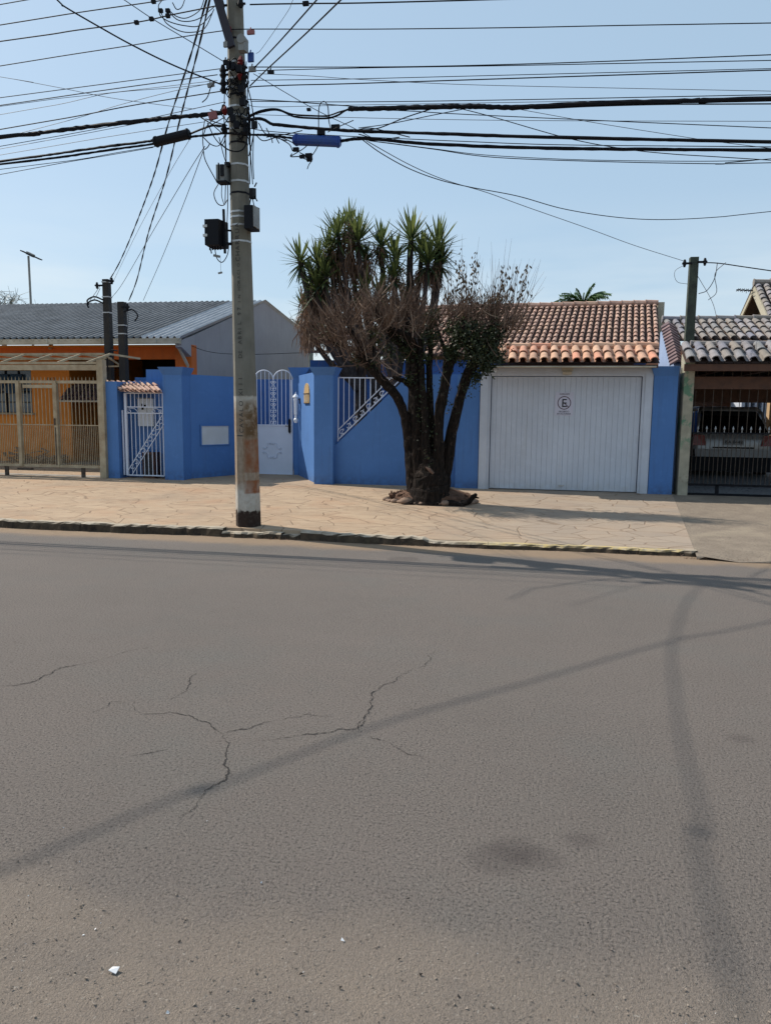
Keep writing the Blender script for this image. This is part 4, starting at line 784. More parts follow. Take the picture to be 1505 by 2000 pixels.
for dz in (.45,.52): b.tube(cr([(t1.x-.05,t1.y-.1,t1.z-dz),(t1.x-.25,t1.y-.1,t1.z-dz+.07),(t1.x-.42,t1.y-.1,t1.z-dz),(t1.x-.40,t1.y-.1,t1.z-dz-.1)],4),.018,5)
b.tube(cr([(t1.x-.1,t1.y-.1,t1.z-.15),(t1.x-.22,t1.y-.1,t1.z-.3),(t1.x-.36,t1.y-.1,t1.z-.46)],4),.006,4); b.tube(cr([(t1.x-.1,t1.y-.1,t1.z-.2),(t1.x-.18,t1.y-.1,t1.z-.34),(t1.x-.28,t1.y-.1,t1.z-.46)],4),.006,4); b.build('cable_loop',M['wire'],p1)
b=MB(); b.tube(cr([(t2.x+.1,t2.y-.1,t2.z-.22),(t2.x+.3,t2.y-.1,t2.z-.18),(t2.x+.42,t2.y-.1,t2.z-.3),(t2.x+.35,t2.y-.1,t2.z-.42)],4),.016,5); b.tube(cr([(t2.x+.1,t2.y-.1,t2.z-.05),(t2.x+.2,t2.y-.1,t2.z-.3),(t2.x+.15,t2.y-.1,t2.z-.7),(t2.x+.11,t2.y-.1,t2.z-1.2)],4),.006,4); b.tube(cr([(t2.x-.09,t2.y-.1,t2.z-1.05),(t2.x-.25,t2.y-.1,t2.z-1.05),(t2.x-.33,t2.y-.1,t2.z-1.2),(t2.x-.33,t2.y-.1,t2.z-1.5)],4),.016,5); b.build('cable_loop',M['wire'],p2)
b=MB(); b.tube(cr([(t3.x-.1,t3.y-.1,t3.z-.12),(t3.x-.34,t3.y-.1,t3.z-.25),(t3.x-.3,t3.y-.1,t3.z-.45),(t3.x-.1,t3.y-.1,t3.z-.5)],5),.004,4)
b.tube(cr([(t3.x+.4,t3.y-.1,t3.z-.12),(t3.x+.37,t3.y-.1,t3.z-.4),(t3.x+.25,t3.y-.1,t3.z-.62),(t3.x+.1,t3.y-.1,t3.z-.68)],5),.007,4); b.tube(cr([(t3.x+.55,t3.y-.1,t3.z-.12),(t3.x+.37,t3.y-.1,t3.z-.32),(t3.x+.42,t3.y-.1,t3.z-.65),(t3.x+.28,t3.y-.1,t3.z-.8)],5),.006,4); b.build('cable_loop',M['wiregrey'],p3)

# main pole
pb_=G(479,1028,ZS+.01); YP=pb_.y+.12
po=thing('utility_pole',(pb_.x,YP,ZS),'tall weathered concrete utility pole with peeling white band standing at the kerb','utility pole')
ptop=A(457,-60,YP); r0=24.2*YP/F/math.cos(.3)*1.02; zt=8.2
def pr_(z): 
    return r0*(1-.062*(z-.1))
pcx=lambda z: pb_.x+(ptop.x-pb_.x)*(z-.1)/(ptop.z-.1)
def ring(z,s=1.,n=8): 
    r=pr_(z)*s; return [(pcx(z)+math.cos(R(12)+2*math.pi*k/n)*r,YP+math.sin(R(12)+2*math.pi*k/n)*r,z) for k in range(n)]
b=MB(); zs_=[ZS-.05+(zt-ZS)*k/24 for k in range(25)]; vs=[v for z in zs_ for v in ring(z)]
b.add(vs,[(i*8+j,i*8+(j+1)%8,(i+1)*8+(j+1)%8,(i+1)*8+j) for i in range(24) for j in range(8)]+[tuple(24*8+j for j in range(8))]); b.build('shaft',M['pole'],po)
def PZ(y): return A(468,y,YP-.1).z
for y in (72,118,135,150,168,182,205,223,249,276,319,352,375,412,422,438,470):
    b=MB(); z=PZ(y); vs=ring(z-.011,1.035)+ring(z+.011,1.035); b.add(vs,[(j,(j+1)%8,8+(j+1)%8,8+j) for j in range(8)]+[tuple(range(8)),tuple(range(8,16))]); b.build('strap',M['steel'] if y not in (72,182,276,375) else M['wire'],po)
b=MB(); b.bar(A(414,-40,YP-.2),A(452,92,YP-.17),.09,.05); b.build('bracket_arm',simple('dark_steel',(.025,.022,.035),rough=.6),po)
b=MB()
for y,s in ((8,1),(8,-1),(133,1),(143,1),(152,1),(160,-1),(135,-1),(144,-1),(173,-1),(168,1),(200,1),(213,-1),(242,1),(250,-1),(258,1)):
    z=PZ(y); r=pr_(z); x=pcx(z)+s*(r+.02); b.tube([(x,YP-.12,z-.05),(x,YP-.12,z-.02),(x,YP-.12,z+.02),(x,YP-.12,z+.05)],[.022,.04,.03,.022],7); b.bar((x-s*.06,YP-.1,z),(x+s*.05,YP-.1,z),.02); b.build('insulator',M['black'],po); b=MB()
b=MB()
for y,s in ((62,-.3),(122,1),(128,.95),(217,-1),(150,.9)):
    z=PZ(y); r=pr_(z); x=pcx(z)+s*r; b.tube([(x,YP-r*.6-.06,z-.05),(x,YP-r*.6-.08,z),(x,YP-r*.6-.06,z+.05)],[.02,.036,.02],7); b.build('red_insulator',M['red'],po); b=MB()
b=MB(); rp=random.Random(2)       # messy cable tails wound round the pole
for k in range(26):
    z=PZ(rp.choice((130,150,165,185,205,215,225,240,260))+rp.uniform(-8,8)); r=pr_(z); a0=rp.uniform(-2.6,-.5); pts=[]
    for i in range(9):
        a=a0+i*.22*rp.choice((1,1)); zz=z+.05*math.sin(i*.9+k)+.012*i*rp.uniform(-1,1); rr=r+.02+.02*rp.random(); pts.append((pcx(zz)+math.cos(a)*rr,YP+math.sin(a)*rr,zz))
    b.tube(cr(pts,2),.007,4)
for (x_,y_) in ((455,130),(467,135),(448,128),(474,200),(455,232),(462,244),(472,175),(450,218)): q=A(x_,y_,YP-.24); b.box((q.x-.03,q.y-.03,q.z-.04),(q.x+.03,q.y+.02,q.z+.04))
b.build('cable_tangle',M['wire'],po)
b=MB()
for s,y0,y1,dx in ((-1,222,420,5),(-1,250,470,3),(1,235,380,5),(1,235,372,9),(1,225,370,14),(-1,150,250,4),(1,160,245,4)):
    pts=[A((443 if s<0 else 480)+s*dx+(y-200)*.018+2*math.sin(y*.03+dx),y,YP-.05) for y in range(y0,y1,25)]; b.tube(pts,.006,4)
b.tube(cr([A(430,280,YP-.25),A(445,292,YP-.25),A(462,296,YP-.28),A(476,290,YP-.25),A(483,270,YP-.2),A(484,240,YP-.1)],5),.009,5)
b.tube(cr([A(484,170,YP-.1),A(491,200,YP-.1),A(496,240,YP-.1),A(494,270,YP-.1),A(486,305,YP-.1)],5),.007,5)
b.build('drop_cables',M['wire'],po)
b=MB()     # painted vertical lettering on the street face
fa=R(12)+2*math.pi*5.5/8; nrm=Vector((math.cos(fa),math.sin(fa),0)); tx=Vector((-nrm.y,nrm.x,0))
def ptext(s,ybot,size):
    z=A(472,ybot,YP-.15).z; r=pr_(z)*math.cos(math.pi/8); tot=0
    for ch in s:
        if ch==' ': z+=size*.75; continue
        r=pr_(z+size*.3)*math.cos(math.pi/8)+.004; org=Vector((pcx(z),YP,z))+nrm*r; text_mb(b,ch,size,org-tx*(-.05),(0,0,1),-tx,.002,align='LEFT'); z+=size*.8
ptext('CAVALO XIII',846,.085); ptext('DE ABRIL 97',700,.075); ptext('CHARRUA',510,.085); ptext('IN HORACIO',590,.06)
b.bar(Vector((pcx(.9),YP,A(472,851,YP-.15).z))+nrm*(pr_(1.3)*math.cos(math.pi/8)+.004)-tx*.05,Vector((pcx(.9),YP,A(472,851,YP-.15).z))+nrm*(pr_(1.3)*math.cos(math.pi/8)+.004)+tx*.03,.004,.014)
b.build('painted_letters',M['letter'],po)
# boxes strapped to the pole (each a thing of its own)
def jbox(name,x0,y0,x1,y1,Y,dep,mat,label,cat='junction box'):
    a=A(x0,y1,Y); c=A(x1,y0,Y); ob=thing(name,((a.x+c.x)/2,Y,a.z),label,cat); b=MB(); w_=c.x-a.x; bv=.015
    b.hexa([(a.x+bv,Y-dep/2,a.z),(c.x-bv,Y-dep/2,a.z),(c.x,Y+dep/2,a.z),(a.x,Y+dep/2,a.z)],[(a.x+bv,Y-dep/2,c.z-bv),(c.x-bv,Y-dep/2,c.z-bv),(c.x,Y+dep/2,c.z),(a.x,Y+dep/2,c.z)]); b.build('housing',mat,ob); return ob,a,c
ob,a,c=jbox('junction_box',407,430,437,483,YP-.1,.28,M['black'],'large black splice box on the left side of the concrete pole')
b=MB(); 
for z in (a.z+.1,a.z+.21): b.box((a.x-.006,YP-.2,z),(a.x+.05,YP-.245,z+.03))
b.build('label_strip',M['tags'],ob); b=MB(); b.bar((c.x+.01,YP-.1,a.z-.08),(c.x+.0,YP-.1,c.z+.13),.025); b.bar((c.x,YP-.1,a.z+.04),(pcx(4)-.1,YP-.06,a.z+.04),.03); b.bar((c.x,YP-.1,a.z+.2),(pcx(4)-.1,YP-.06,a.z+.2),.02); b.build('bracket',M['black'],ob)
b=MB(); 
for k in range(5): x=a.x+.03+k*.035; b.tube([(x,YP-.12,a.z),(x,YP-.12,a.z-.04)],.01,6)
b.tube(cr([(a.x+.09,YP-.12,a.z),(a.x+.12,YP-.12,a.z-.14),(a.x+.19,YP-.12,a.z-.19),(a.x+.26,YP-.12,a.z-.1),(a.x+.28,YP-.12,a.z+.02)],4),.006,4); b.tube(cr([(a.x+.04,YP-.12,a.z-.03),(a.x+.05,YP-.12,a.z-.08)],4),.008,4); b.build('cable_tails',M['wire'],ob)
b=MB(); q=A(423,500,YP-.12); b.bar(q-Vector((.04,0,-.01)),q+Vector((.045,0,-.01)),.012,.03); b.bar(q+Vector((.05,0,0)),q+Vector((.055,0,-.2)),.003); b.bar(q+Vector((.02,0,-.21)),q+Vector((.07,0,-.2)),.02); o=b.build('cable_tag',M['greybox'],ob)
ob,a,c=jbox('junction_box',425,322,444,357,YP-.1,.16,M['greybox'],'grey ribbed terminal box high on the left of the pole')
b=MB(); b.box((a.x+.05,YP-.2,a.z+.01),(a.x+.06,YP-.18,c.z)); b.box((a.x+.08,YP-.2,a.z+.05),(a.x+.12,YP-.18,c.z-.02)); b.box((c.x-.03,YP-.12,c.z-.02),(c.x+.03,YP-.05,c.z+.03)); b.box((a.x+.02,YP-.19,a.z-.02),(c.x+.02,YP-.05,a.z)); b.tube(cr([(a.x+.02,YP-.1,a.z),(a.x-.05,YP-.1,a.z-.12),(a.x-.01,YP-.1,a.z-.24),(a.x+.07,YP-.1,a.z-.27),(a.x+.13,YP-.1,a.z-.2)],5),.006,4); b.tube(cr([(a.x+.06,YP-.1,a.z),(a.x+.05,YP-.1,a.z-.15),(a.x+.08,YP-.1,a.z-.26)],5),.005,4); b.build('cover_ribs',M['black'],ob)
ob,a,c=jbox('junction_box',481,402,501,450,YP-.08,.22,M['black'],'black box with grey lid on the right side of the concrete pole')
b=MB(); b.box((c.x-.005,YP-.19,a.z+.02),(c.x+.012,YP-.0,c.z-.02)); b.build('lid',M['greybox'],ob)
ob,a,c=jbox('junction_box',487,366,498,388,YP-.08,.08,M['black'],'small black finned splice clamp just above the right-hand box')
b=MB(); 
for s in (-1,1): b.bar((c.x,YP-.1,c.z),(c.x+.03,YP-.1,c.z+.05),.012); b.bar((c.x,YP-.1,a.z+.02),(c.x+.035,YP-.1,a.z-.04),.012); b.bar(((a.x+c.x)/2+s*.03,YP-.1,a.z-.09),((a.x+c.x)/2+s*.01,YP-.1,a.z),.01)
b.build('fins',M['black'],ob)
ob,a,c=jbox('photocell_box',466,75,482,102,YP-.28,.1,M['greybox'],'pale grey rounded box near the top of the pole, right of the bracket arm')
b=MB(); b.tube([((a.x+c.x)/2,YP-.34,c.z-.02),((a.x+c.x)/2,YP-.22,c.z-.02)],(c.x-a.x)/2,12); b.build('rounded_top',M['greybox'],ob)

# ================================================================ WIRES
GW='overhead cables on the concrete pole'
def ext(P,n0,n1):
    return P
def wire(P,r,label,Y=None,Ys=None,mat='wire',seg=5,twist=False,jit=0,name='overhead_wire',cat='wire'):
    if Ys is None: Ys=[Y or YP-.12]*len(P)
    Q=[A(x,y,Yy) for (x,y),Yy in zip(P,Ys)]
    # run on past the frame
    if P[0][0]<=0: d=(Q[0]-Q[1]).normalized(); Q=[Q[0]+d*6]+Q
    if P[-1][0]>=1505 : d=(Q[-1]-Q[-2]).normalized(); Q=Q+[Q[-1]+d*6]
    if P[-1][1]<=0: d=(Q[-1]-Q[-2]).normalized(); Q=Q+[Q[-1]+d*1.2]
    if P[0][1]<=0 and P[0][0]>0: d=(Q[0]-Q[1]).normalized(); Q=[Q[0]+d*1.2]+Q
    S=cr(Q,10); b=MB(); r=r*.84
    if twist:
        for ph in (0,math.pi):
            n=len(S); T=[]
            L_=0
            D=[]
            for i in range(n-1):
                m_=max(1,int((S[i+1]-S[i]).length/.06))
                for k in range(m_): D.append(S[i].lerp(S[i+1],k/m_))
            for i,p in enumerate(D): a=ph+i*.55; T.append(p+Vector((math.cos(a),math.sin(a),0))*r*.9)
            b.tube(T,r,4)
    else: b.tube(S,r,seg,jit=jit)
    o=b.build(name,M[mat],origin=Q[0] if P[0][0]>0 else Q[-1]); tag(o,label,cat,GW); return o
W=wire
W([(0,9),(63,-2)],.007,'short wire crossing the very top left corner',Y=YP-.3)
W([(0,49),(150,25),(296,4),(340,-4)],.008,'upper left wire ending in dark clips beside the jumper loops')
W([(0,81),(100,67),(150,59),(270,43),(330,30),(370,22),(420,12),(436,9)],.009,'left power wire carrying two small black clips')
W([(0,129),(130,108),(260,88),(350,73),(437,60),(483,57),(720,57),(1000,54),(1200,50),(1505,45)],.007,'wire with a faded red tag running past the pole near the red insulator')
W([(0,191),(220,162),(440,133)],.006,'left wire meeting the pole at the highest clamp of the crowded zone')
W([(0,206),(220,174),(425,146)],.007,'left wire just under the highest clamp, ending in a black wedge')
W([(0,208),(110,193),(200,183),(425,157)],.004,'thin grey left wire crossing the wedge-ended one','' or None,mat='wiregrey')
W([(0,224),(120,203),(215,182),(330,172),(420,163)],.004,'thin grey left wire slanting to the second black wedge',mat='wiregrey')
W([(0,253),(150,227),(270,204),(440,177)],.008,'darker left wire arriving at the lowest roller of the clamp row')
W([(0,150),(30,155),(120,172),(210,190),(300,203),(380,213)],.004,'faint wire falling from left edge toward the red box',mat='wiregrey')
W([(40,260),(150,231),(230,206),(330,180),(415,162)],.004,'faint wire crossing the left bunch from below upward',mat='wiregrey')
W([(0,268),(60,262),(130,253),(200,244),(280,236),(340,229),(390,225),(440,219)],.030,'thick black cable bundle left of the pole, upper one',jit=.25,seg=7)
W([(0,286),(130,263),(250,240),(440,199)],.005,'thin wire running just under the upper left thick bundle')
W([(0,291),(150,264),(300,236),(410,222)],.004,'second thin wire under the upper left thick bundle',mat='wiregrey')
W([(0,303),(200,269),(400,238)],.004,'lone thin wire between the two thick left bundles',mat='wiregrey')
W([(0,315),(70,306),(140,296),(210,286),(275,278),(303,274)],.018,'thick cable entering the left end of the black splice canister',jit=.2,seg=6)
W([(368,263),(400,250),(420,245),(440,247)],.015,'thick cable leaving the black splice canister toward the pole')
W([(0,321),(60,314),(140,304),(220,292),(300,281),(370,268),(405,264),(444,260),(482,263),(520,264),(571,270)],.016,'long thick cable passing under the black canister and on to the blue one',jit=.2,seg=6)
W([(0,331),(150,312),(230,298),(310,285)],.005,'thin wire below the lower left thick bundle')
W([(0,341),(70,328),(130,317),(220,302),(300,288)],.005,'lowest of the wires leaving the left edge')
W([(110,-2),(125,12),(195,53),(260,89),(340,128),(437,167)],.011,'black cable slanting down from top left to the crowded clamp zone',Ys=[YP-.7,YP-.68,YP-.6,YP-.45,YP-.3,YP-.15])
W([(243,0),(300,38),(370,80),(438,121)],.006,'thin wire slanting down from top left just right of the heavier slanted cable',Ys=[YP-.6,YP-.45,YP-.3,YP-.15])
W([(404,-2),(372,110),(330,238),(300,345),(265,440),(235,510),(t1.x*0+213,549)],.009,'twisted service cable dropping to the taller dark post',Ys=[YP,YP+.9,YP+2.2,YP+3.6,YP+5.1,YP+6.2,YP1],twist=True)
W([(410,-2),(385,105),(350,240),(325,345),(290,455),(268,545),(250,592)],.009,'twisted service cable dropping to the shorter dark post',Ys=[YP,YP+.9,YP+2.3,YP+3.6,YP+5,YP+6.3,YP2],twist=True)
W([(400,286),(370,333),(300,450),(240,553),(217,583)],.006,'thin drop wire from the tangle down to the taller dark post',Ys=[YP-.1,YP+1.5,YP+4,YP+6.3,YP2])
W([(397,295),(360,395),(318,500),(280,587)],.006,'rightmost drop wire running down from the tangle to the grey roof',Ys=[YP-.1,YP+2.6,YP+5,YP+6.8])
W([(372,270),(330,340),(270,450),(222,549)],.004,'faint grey drop wire between the two twisted service cables',Ys=[YP-.1,YP+1.5,YP+4,YP1],mat='wiregrey')
W([(488,9),(530,8),(600,7),(700,6),(860,2),(930,0)],.010,'topmost wire right of the pole with a black clamp on it')
W([(500,131),(700,131),(870,129),(1150,121),(1505,107)],.007,'right-hand wire rising to be the upper of the close pair')
W([(500,138),(700,133),(1000,128),(1505,118)],.006,'right-hand wire rising to be the lower of the close pair')
W([(505,144),(600,148),(700,155),(900,165),(1200,172),(1505,178)],.004,'grey wire that falls to the right across the mid pair',mat='wiregrey')
W([(490,157),(640,155),(700,154),(1100,144),(1505,134)],.005,'thin upper wire of the second pair right of the pole')
W([(486,172),(500,169),(580,166),(700,163),(1100,150),(1505,137)],.008,'heavier lower wire of the second pair right of the pole')
W([(495,144),(610,211),(688,249),(724,268)],.005,'thin wire slanting down right from the clamps to the lower bundle')
W([(484,194),(560,198),(640,204),(690,208),(730,213)],.007,'dark wire drooping into the upper thick right bundle')
W([(490,198),(700,199),(1000,195),(1505,185)],.006,'thin wire skimming just above the upper thick right bundle')
W([(484,205),(520,209),(700,205),(1000,200),(1505,191)],.004,'grey wire laid almost on the upper thick right bundle',mat='wiregrey')
W([(484,231),(500,222),(530,215),(550,217),(575,228),(610,231),(640,231),(660,225),(680,214),(720,212)],.014,'black cable dipping in a shallow sag right of the pole')
W([(484,227),(510,216),(540,213),(570,223),(610,226),(640,226),(665,218),(690,212)],.011,'second black cable following the shallow sag slightly higher')
W([(680,213),(720,212),(800,210),(880,208),(940,208),(1000,210),(1100,205),(1200,201),(1350,197),(1505,193)],.032,'thickest black bundle running to the right edge, upper one',jit=.2,seg=7)
W([(1000,209),(1060,212),(1150,208),(1300,204),(1505,203)],.009,'slack cable hanging loose under the upper thick right bundle')
W([(500,224),(700,230),(900,234),(1120,236),(1505,237)],.004,'level grey wire between the upper and middle right bundles',mat='wiregrey')
W([(720,214),(800,217),(900,223),(1160,235),(1505,250)],.006,'dark wire falling right from the upper thick bundle')
W([(484,234),(510,232),(530,242),(545,244),(620,251),(700,256),(850,261),(1000,266),(1250,272),(1505,277)],.022,'middle thick black cable right of the pole',jit=.15,seg=6)
W([(663,276),(700,271),(760,274),(820,280),(950,286),(1100,290),(1300,292),(1505,293)],.022,'lower thick black cable leaving the blue canister',jit=.15,seg=6)
W([(484,250),(520,256),(600,262),(720,268),(900,276),(1100,283),(1505,287)],.006,'thin wire between the middle and lower thick right cables')
W([(484,264),(540,262),(600,268)],.008,'short cable reaching the left end of the blue canister')
W([(720,275),(790,284),(850,292),(960,307),(1150,315),(1400,320),(1505,318)],.006,'lowest sagging wire crossing the whole right side')
W([(740,277),(850,291),(950,303),(1130,312),(1350,315),(1470,313),(1505,310)],.005,'sagging wire just above the lowest right one')
W([(890,210),(960,228),(1100,268),(1200,288),(1300,300),(1505,313)],.006,'wire peeling off the upper bundle and sinking below the lower one')
W([(1010,213),(1150,238),(1300,262),(1400,277),(1505,290)],.004,'grey wire peeling off the upper right bundle farther right',mat='wiregrey')
W([(705,254),(740,250),(790,230),(842,213)],.008,'short strand climbing from the middle cable to the upper bundle, left one')
W([(700,250),(760,242),(850,224),(905,213)],.006,'short strand climbing from the middle cable to the upper bundle, right one')
W([(706,272),(745,300),(800,330),(860,352),(920,366),(1010,383),(1100,408),(1200,424),(1290,429),(1400,424),(1505,413)],.007,'long slack wire swinging low across the open sky to the right',Ys=[YP-.1,YP+.1,YP+.3,YP+.6,YP+.9,YP+1.4,YP+1.9,YP+2.4,YP+2.8,YP+3.2,YP+3.6])
W([(715,275),(800,322),(870,352),(950,376),(1030,405),(1150,447),(1240,480),(1338,511)],.006,'drop wire ending at the mossy green post',Ys=[YP-.1,YP+.6,YP+1.2,YP+1.9,YP+2.7,YP+4.1,YP+5.2,YP3-.1],mat='wiregrey')
W([(1362,513),(1400,514),(1450,521),(1505,529)],.012,'cable leaving the mossy green post to the right edge',Ys=[YP3-.1,YP3-.2,YP3-.4,YP3-.6])
W([(1362,540),(1390,590),(1400,628)],.006,'thin stay wire from the mossy green post down to the tiles',Ys=[YP3-.1,YP3+1.5,YP3+3.2],mat='wiregrey')
W([(492,137),(530,98),(563,62),(618,0)],.009,'black cable climbing to the top edge, left of the slanted pair',Ys=[YP-.1,YP-.8,YP-1.4,YP-2.4])
W([(488,168),(525,132),(603,60),(665,0)],.009,'black cable climbing to the top edge, right of the slanted pair',Ys=[YP-.1,YP-.7,YP-1.7,YP-2.6])
W([(500,105),(512,94),(560,25),(572,0)],.003,'hair-thin wire from the blue insulator up to the top edge',Ys=[YP-.1,YP-.3,YP-1.2,YP-1.6],mat='wiregrey')
W([(333,653),(400,685),(480,692),(590,689)],.008,'cable sagging across the lilac gable wall behind the pole',Ys=[Yh0-.3,Yh0+.2,Yh0+1,Yh0+2],)
# cables that leave the pole top and pass over the street, above the picture; their soft shadows lie on the road
def over(G_,r,label):
    Q=[Vector((pb_.x,YP-.1,7.4))]
    for (x,y),z in G_: g=G(x,y,0); Q.append(g+SD*(z/SD.z))
    Q.append(Q[-1]+(Q[-1]-Q[-2]).normalized()*9+Vector((0,0,.6))); b=MB(); b.tube(cr(Q,8),r,6); o=b.build('overhead_wire',M['wire'],origin=Q[0]); tag(o,label,'wire',GW)
over([((1440,1228),6.7),((1320,1250),6.5),((1040,1330),6.3),((752,1412),6.2),((400,1545),6.2),((0,1702),6.3)],.0105,'thick cable over the street whose soft shadow runs diagonally across the asphalt')
over([((1430,1128),7.0),((1352,1160),6.75),((1314,1255),6.5),((1316,1340),6.45),((1330,1440),6.4),((1375,1620),6.5),((1440,1960),6.8)],.0095,'thick cable over the street whose soft shadow bends toward the near right corner')
# jumper loops top left
b=MB()
for P_ in ([(315,20),(313,30),(330,42),(360,50),(390,50),(415,25)],[(315,25),(325,45),(350,60),(375,63),(400,55),(418,18)],[(330,20),(345,32),(365,35),(390,20),(400,-5)],[(337,5),(345,18),(355,14),(362,-4)],[(312,22),(310,10),(320,-3)],[(325,18),(350,40),(385,38),(418,14)]):
    b.tube(cr([A(x,y,YP-.15) for x,y in P_],6),.006,4)
for x_,y_ in ((300,3),(314,21),(328,31),(328,21),(296,37),(267,44)): q=A(x_,y_,YP-.15); b.box((q.x-.025,q.y-.02,q.z-.02),(q.x+.025,q.y+.02,q.z+.02))
o=b.build('jumper_cables',M['wire'],origin=A(350,30,YP-.15)); tag(o,'cluster of looping jumper cables and clips at the top left of the pole','cable loops')
b=MB(); rq=random.Random(12)
for P_ in ([(400,235),(396,262),(398,290),(405,288),(410,280)],[(397,268),(412,282),(428,284),(440,262)],[(405,240),(420,270),(435,282),(444,255)],[(395,200),(405,190),(412,170),(420,160)],[(440,200),(425,225),(405,245),(398,262)],[(402,232),(425,240),(444,245)],[(393,230),(410,240),(430,248),(446,232)],[(400,250),(420,240),(440,228)],[(428,268),(436,300),(444,325)],[(397,292),(402,315),(425,358)],[(410,214),(430,222),(446,240)],[(385,225),(410,240),(436,262)]):
    b.tube(cr([A(x,y,YP-.15-rq.uniform(0,.15)) for x,y in P_],6),.006,4)
o=b.build('cable_tangle',M['wire'],origin=A(410,260,YP-.15)); tag(o,'snarl of loose cable loops hanging left of the pole by the red box','cable loops')
b=MB()
for P_ in ([(500,264),(515,275),(545,268),(575,280)],[(520,250),(530,270),(532,279)],[(535,262),(545,280)],[(545,270),(565,282),(572,295),(580,290)],[(570,300),(568,306),(585,306),(600,311),(612,300),(622,283)],[(568,305),(590,292),(600,284)],[(585,298),(600,305),(610,310),(603,322),(600,330)],[(640,258),(660,248),(690,235)],[(700,262),(740,272),(780,268)],[(690,256),(720,250),(760,258),(800,268)],[(622,252),(623,210),(632,198),(640,208),(642,235),(645,250)],[(505,240),(520,262),(560,275)],[(590,255),(560,262),(520,268)]):
    b.tube(cr([A(x,y,YP-.15-rq.uniform(0,.12)) for x,y in P_],6),.006,4)
for x_,y_,s in ((578,292,.035),(590,306,.03),(603,304,.04),(604,312,.03),(655,249,.05),(627,258,.045),(597,7,.035),(603,214,.022),(492,120,.0)): 
    if s: q=A(x_,y_,YP-.17); b.box((q.x-s,q.y-.02,q.z-s*.6),(q.x+s,q.y+.02,q.z+s*.6))
o=b.build('cable_tangle',M['wire'],origin=A(600,280,YP-.15)); tag(o,'broken cable ends and clips dangling around the blue splice canister','cable loops')
def can(name,p0,p1,r,mat,label):
    a=A(*p0,YP-.14); c=A(*p1,YP-.14); ob=thing(name,a.lerp(c,.5)-Vector((0,0,r)),label,'splice canister'); b=MB(); 
    b.tube([a,a.lerp(c,.03),a.lerp(c,.97),c],[r*.8,r,r,r*.8],14); b.build('barrel',mat,ob,smooth=False)
    b=MB(); 
    for s in (.05,.93): p=a.lerp(c,s); q=a.lerp(c,s+.035); b=MB(); b.tube([p,q],[r*1.12]*2,14); b.build('end_ring',mat,ob)
    return ob
can('splice_canister',(301,278),(371,261),.06,M['black'],'black cylindrical splice canister hanging in the cables left of the pole')
can('splice_canister',(573,273),(665,277),.062,M['bluecan'],'bright blue cylindrical splice canister hanging in the cables right of the pole')
def tagbox(x,y,w_,h_,mat,label,ang=0,name='cable_tag'):
    q=A(x,y,YP-.2); ww=w_*YP/F/2; hh=h_*YP/F/2; b=MB(); a=R(ang); ux=Vector((math.cos(a),0,math.sin(a))); uz=Vector((-math.sin(a),0,math.cos(a)))
    b.prism([q-ux*ww-uz*hh,q+ux*ww-uz*hh,q+ux*ww+uz*hh,q-ux*ww+uz*hh],(0,.03,0)); b.bar(q+uz*hh,q+uz*(hh+.03)+Vector((0,.015,0)),.012); o=b.build(name,M[mat],origin=q-uz*hh); tag(o,label,'cable tag')
tagbox(489,62,14,7,'pink','faded red tag on the wire just right of the pole, high up'); tagbox(415,225,17,14,'pink','faded red box on the thick bundle just left of the pole',12)
tagbox(411,165,13,7,'greybox','small grey-blue tag on a wire left of the clamp row',10); tagbox(492,134,13,9,'greybox','blue-grey tag right of the pole beside the clamp row'); tagbox(528,140,12,5,'black','small black tag on the right-hand wire pair')
tagbox(489,111,11,16,'bluecan','dark blue insulator piece right of the pole',0,'insulator'); tagbox(440,86,8,9,'greybox','small square clip on the left flank of the pole near the bracket arm'); tagbox(440,121,9,8,'black','black square clip on the left flank of the pole where the thin slanted wire ends')
tagbox(496,243,11,13,'black','black cable clamp right of the pole beside the middle thick cable',0,'cable_clamp')

# ================================================================ STREET TREE
TB=G(838,982,ZW-.02); YT=TB.y+.1; zg0=zsw(0,YT)
def T(x,y,dy=0): q=A(x,y,YT+dy); return q
tree=thing('street_tree',(TB.x,YT,zg0),'dark multi-stemmed pollarded street tree with bare twigs in front of the blue wall','tree')
tk=MB(); rt=random.Random(21)
def limb(P,Rr,n=12,jit=.10,mb=tk,ns=5):
    Q=cr([T(*p) for p in P],ns); k=len(Q); rr=[]
    for i in range(k):
        t=i/(k-1)*(len(Rr)-1); a=int(min(t,len(Rr)-2)); rr.append(Rr[a]+(Rr[a+1]-Rr[a])*(t-a))
    Q=[q+Vector((rt.uniform(-1,1),rt.uniform(-1,1),0))*.008 for q in Q]
    mb.tube(Q,[r_*.71 for r_ in rr],n,jit=jit)
limb([(838,995,0),(838,975,0),(839,950,0),(840,925,0),(841,900,0),(841,878,0)],[.68,.50,.43,.39,.26,.12],24,.045)
limb([(812,975,.05),(806,930,.02),(799,870,0),(790,815,-.05),(772,772,-.1),(745,742,-.15),(722,715,-.15),(700,690,-.2)],[.2,.17,.12,.105,.105,.11,.10,.09])
limb([(825,970,.0),(820,900,0),(814,820,.05),(810,750,.1),(806,700,.1),(795,650,.12),(790,610,.15)],[.24,.22,.19,.165,.14,.12,.07])
limb([(835,960,-.1),(832,890,-.12),(829,810,-.1),(823,720,-.05),(820,650,0)],[.14,.12,.08,.065,.05])
limb([(845,960,.1),(844,880,.12),(840,800,.1),(838,720,.05),(842,640,.1)],[.14,.11,.085,.07,.05])
limb([(850,970,-.05),(856,900,-.1),(858,830,-.12),(868,760,-.15),(880,705,-.15),(890,650,-.1),(890,610,0)],[.16,.13,.10,.09,.09,.07,.05])
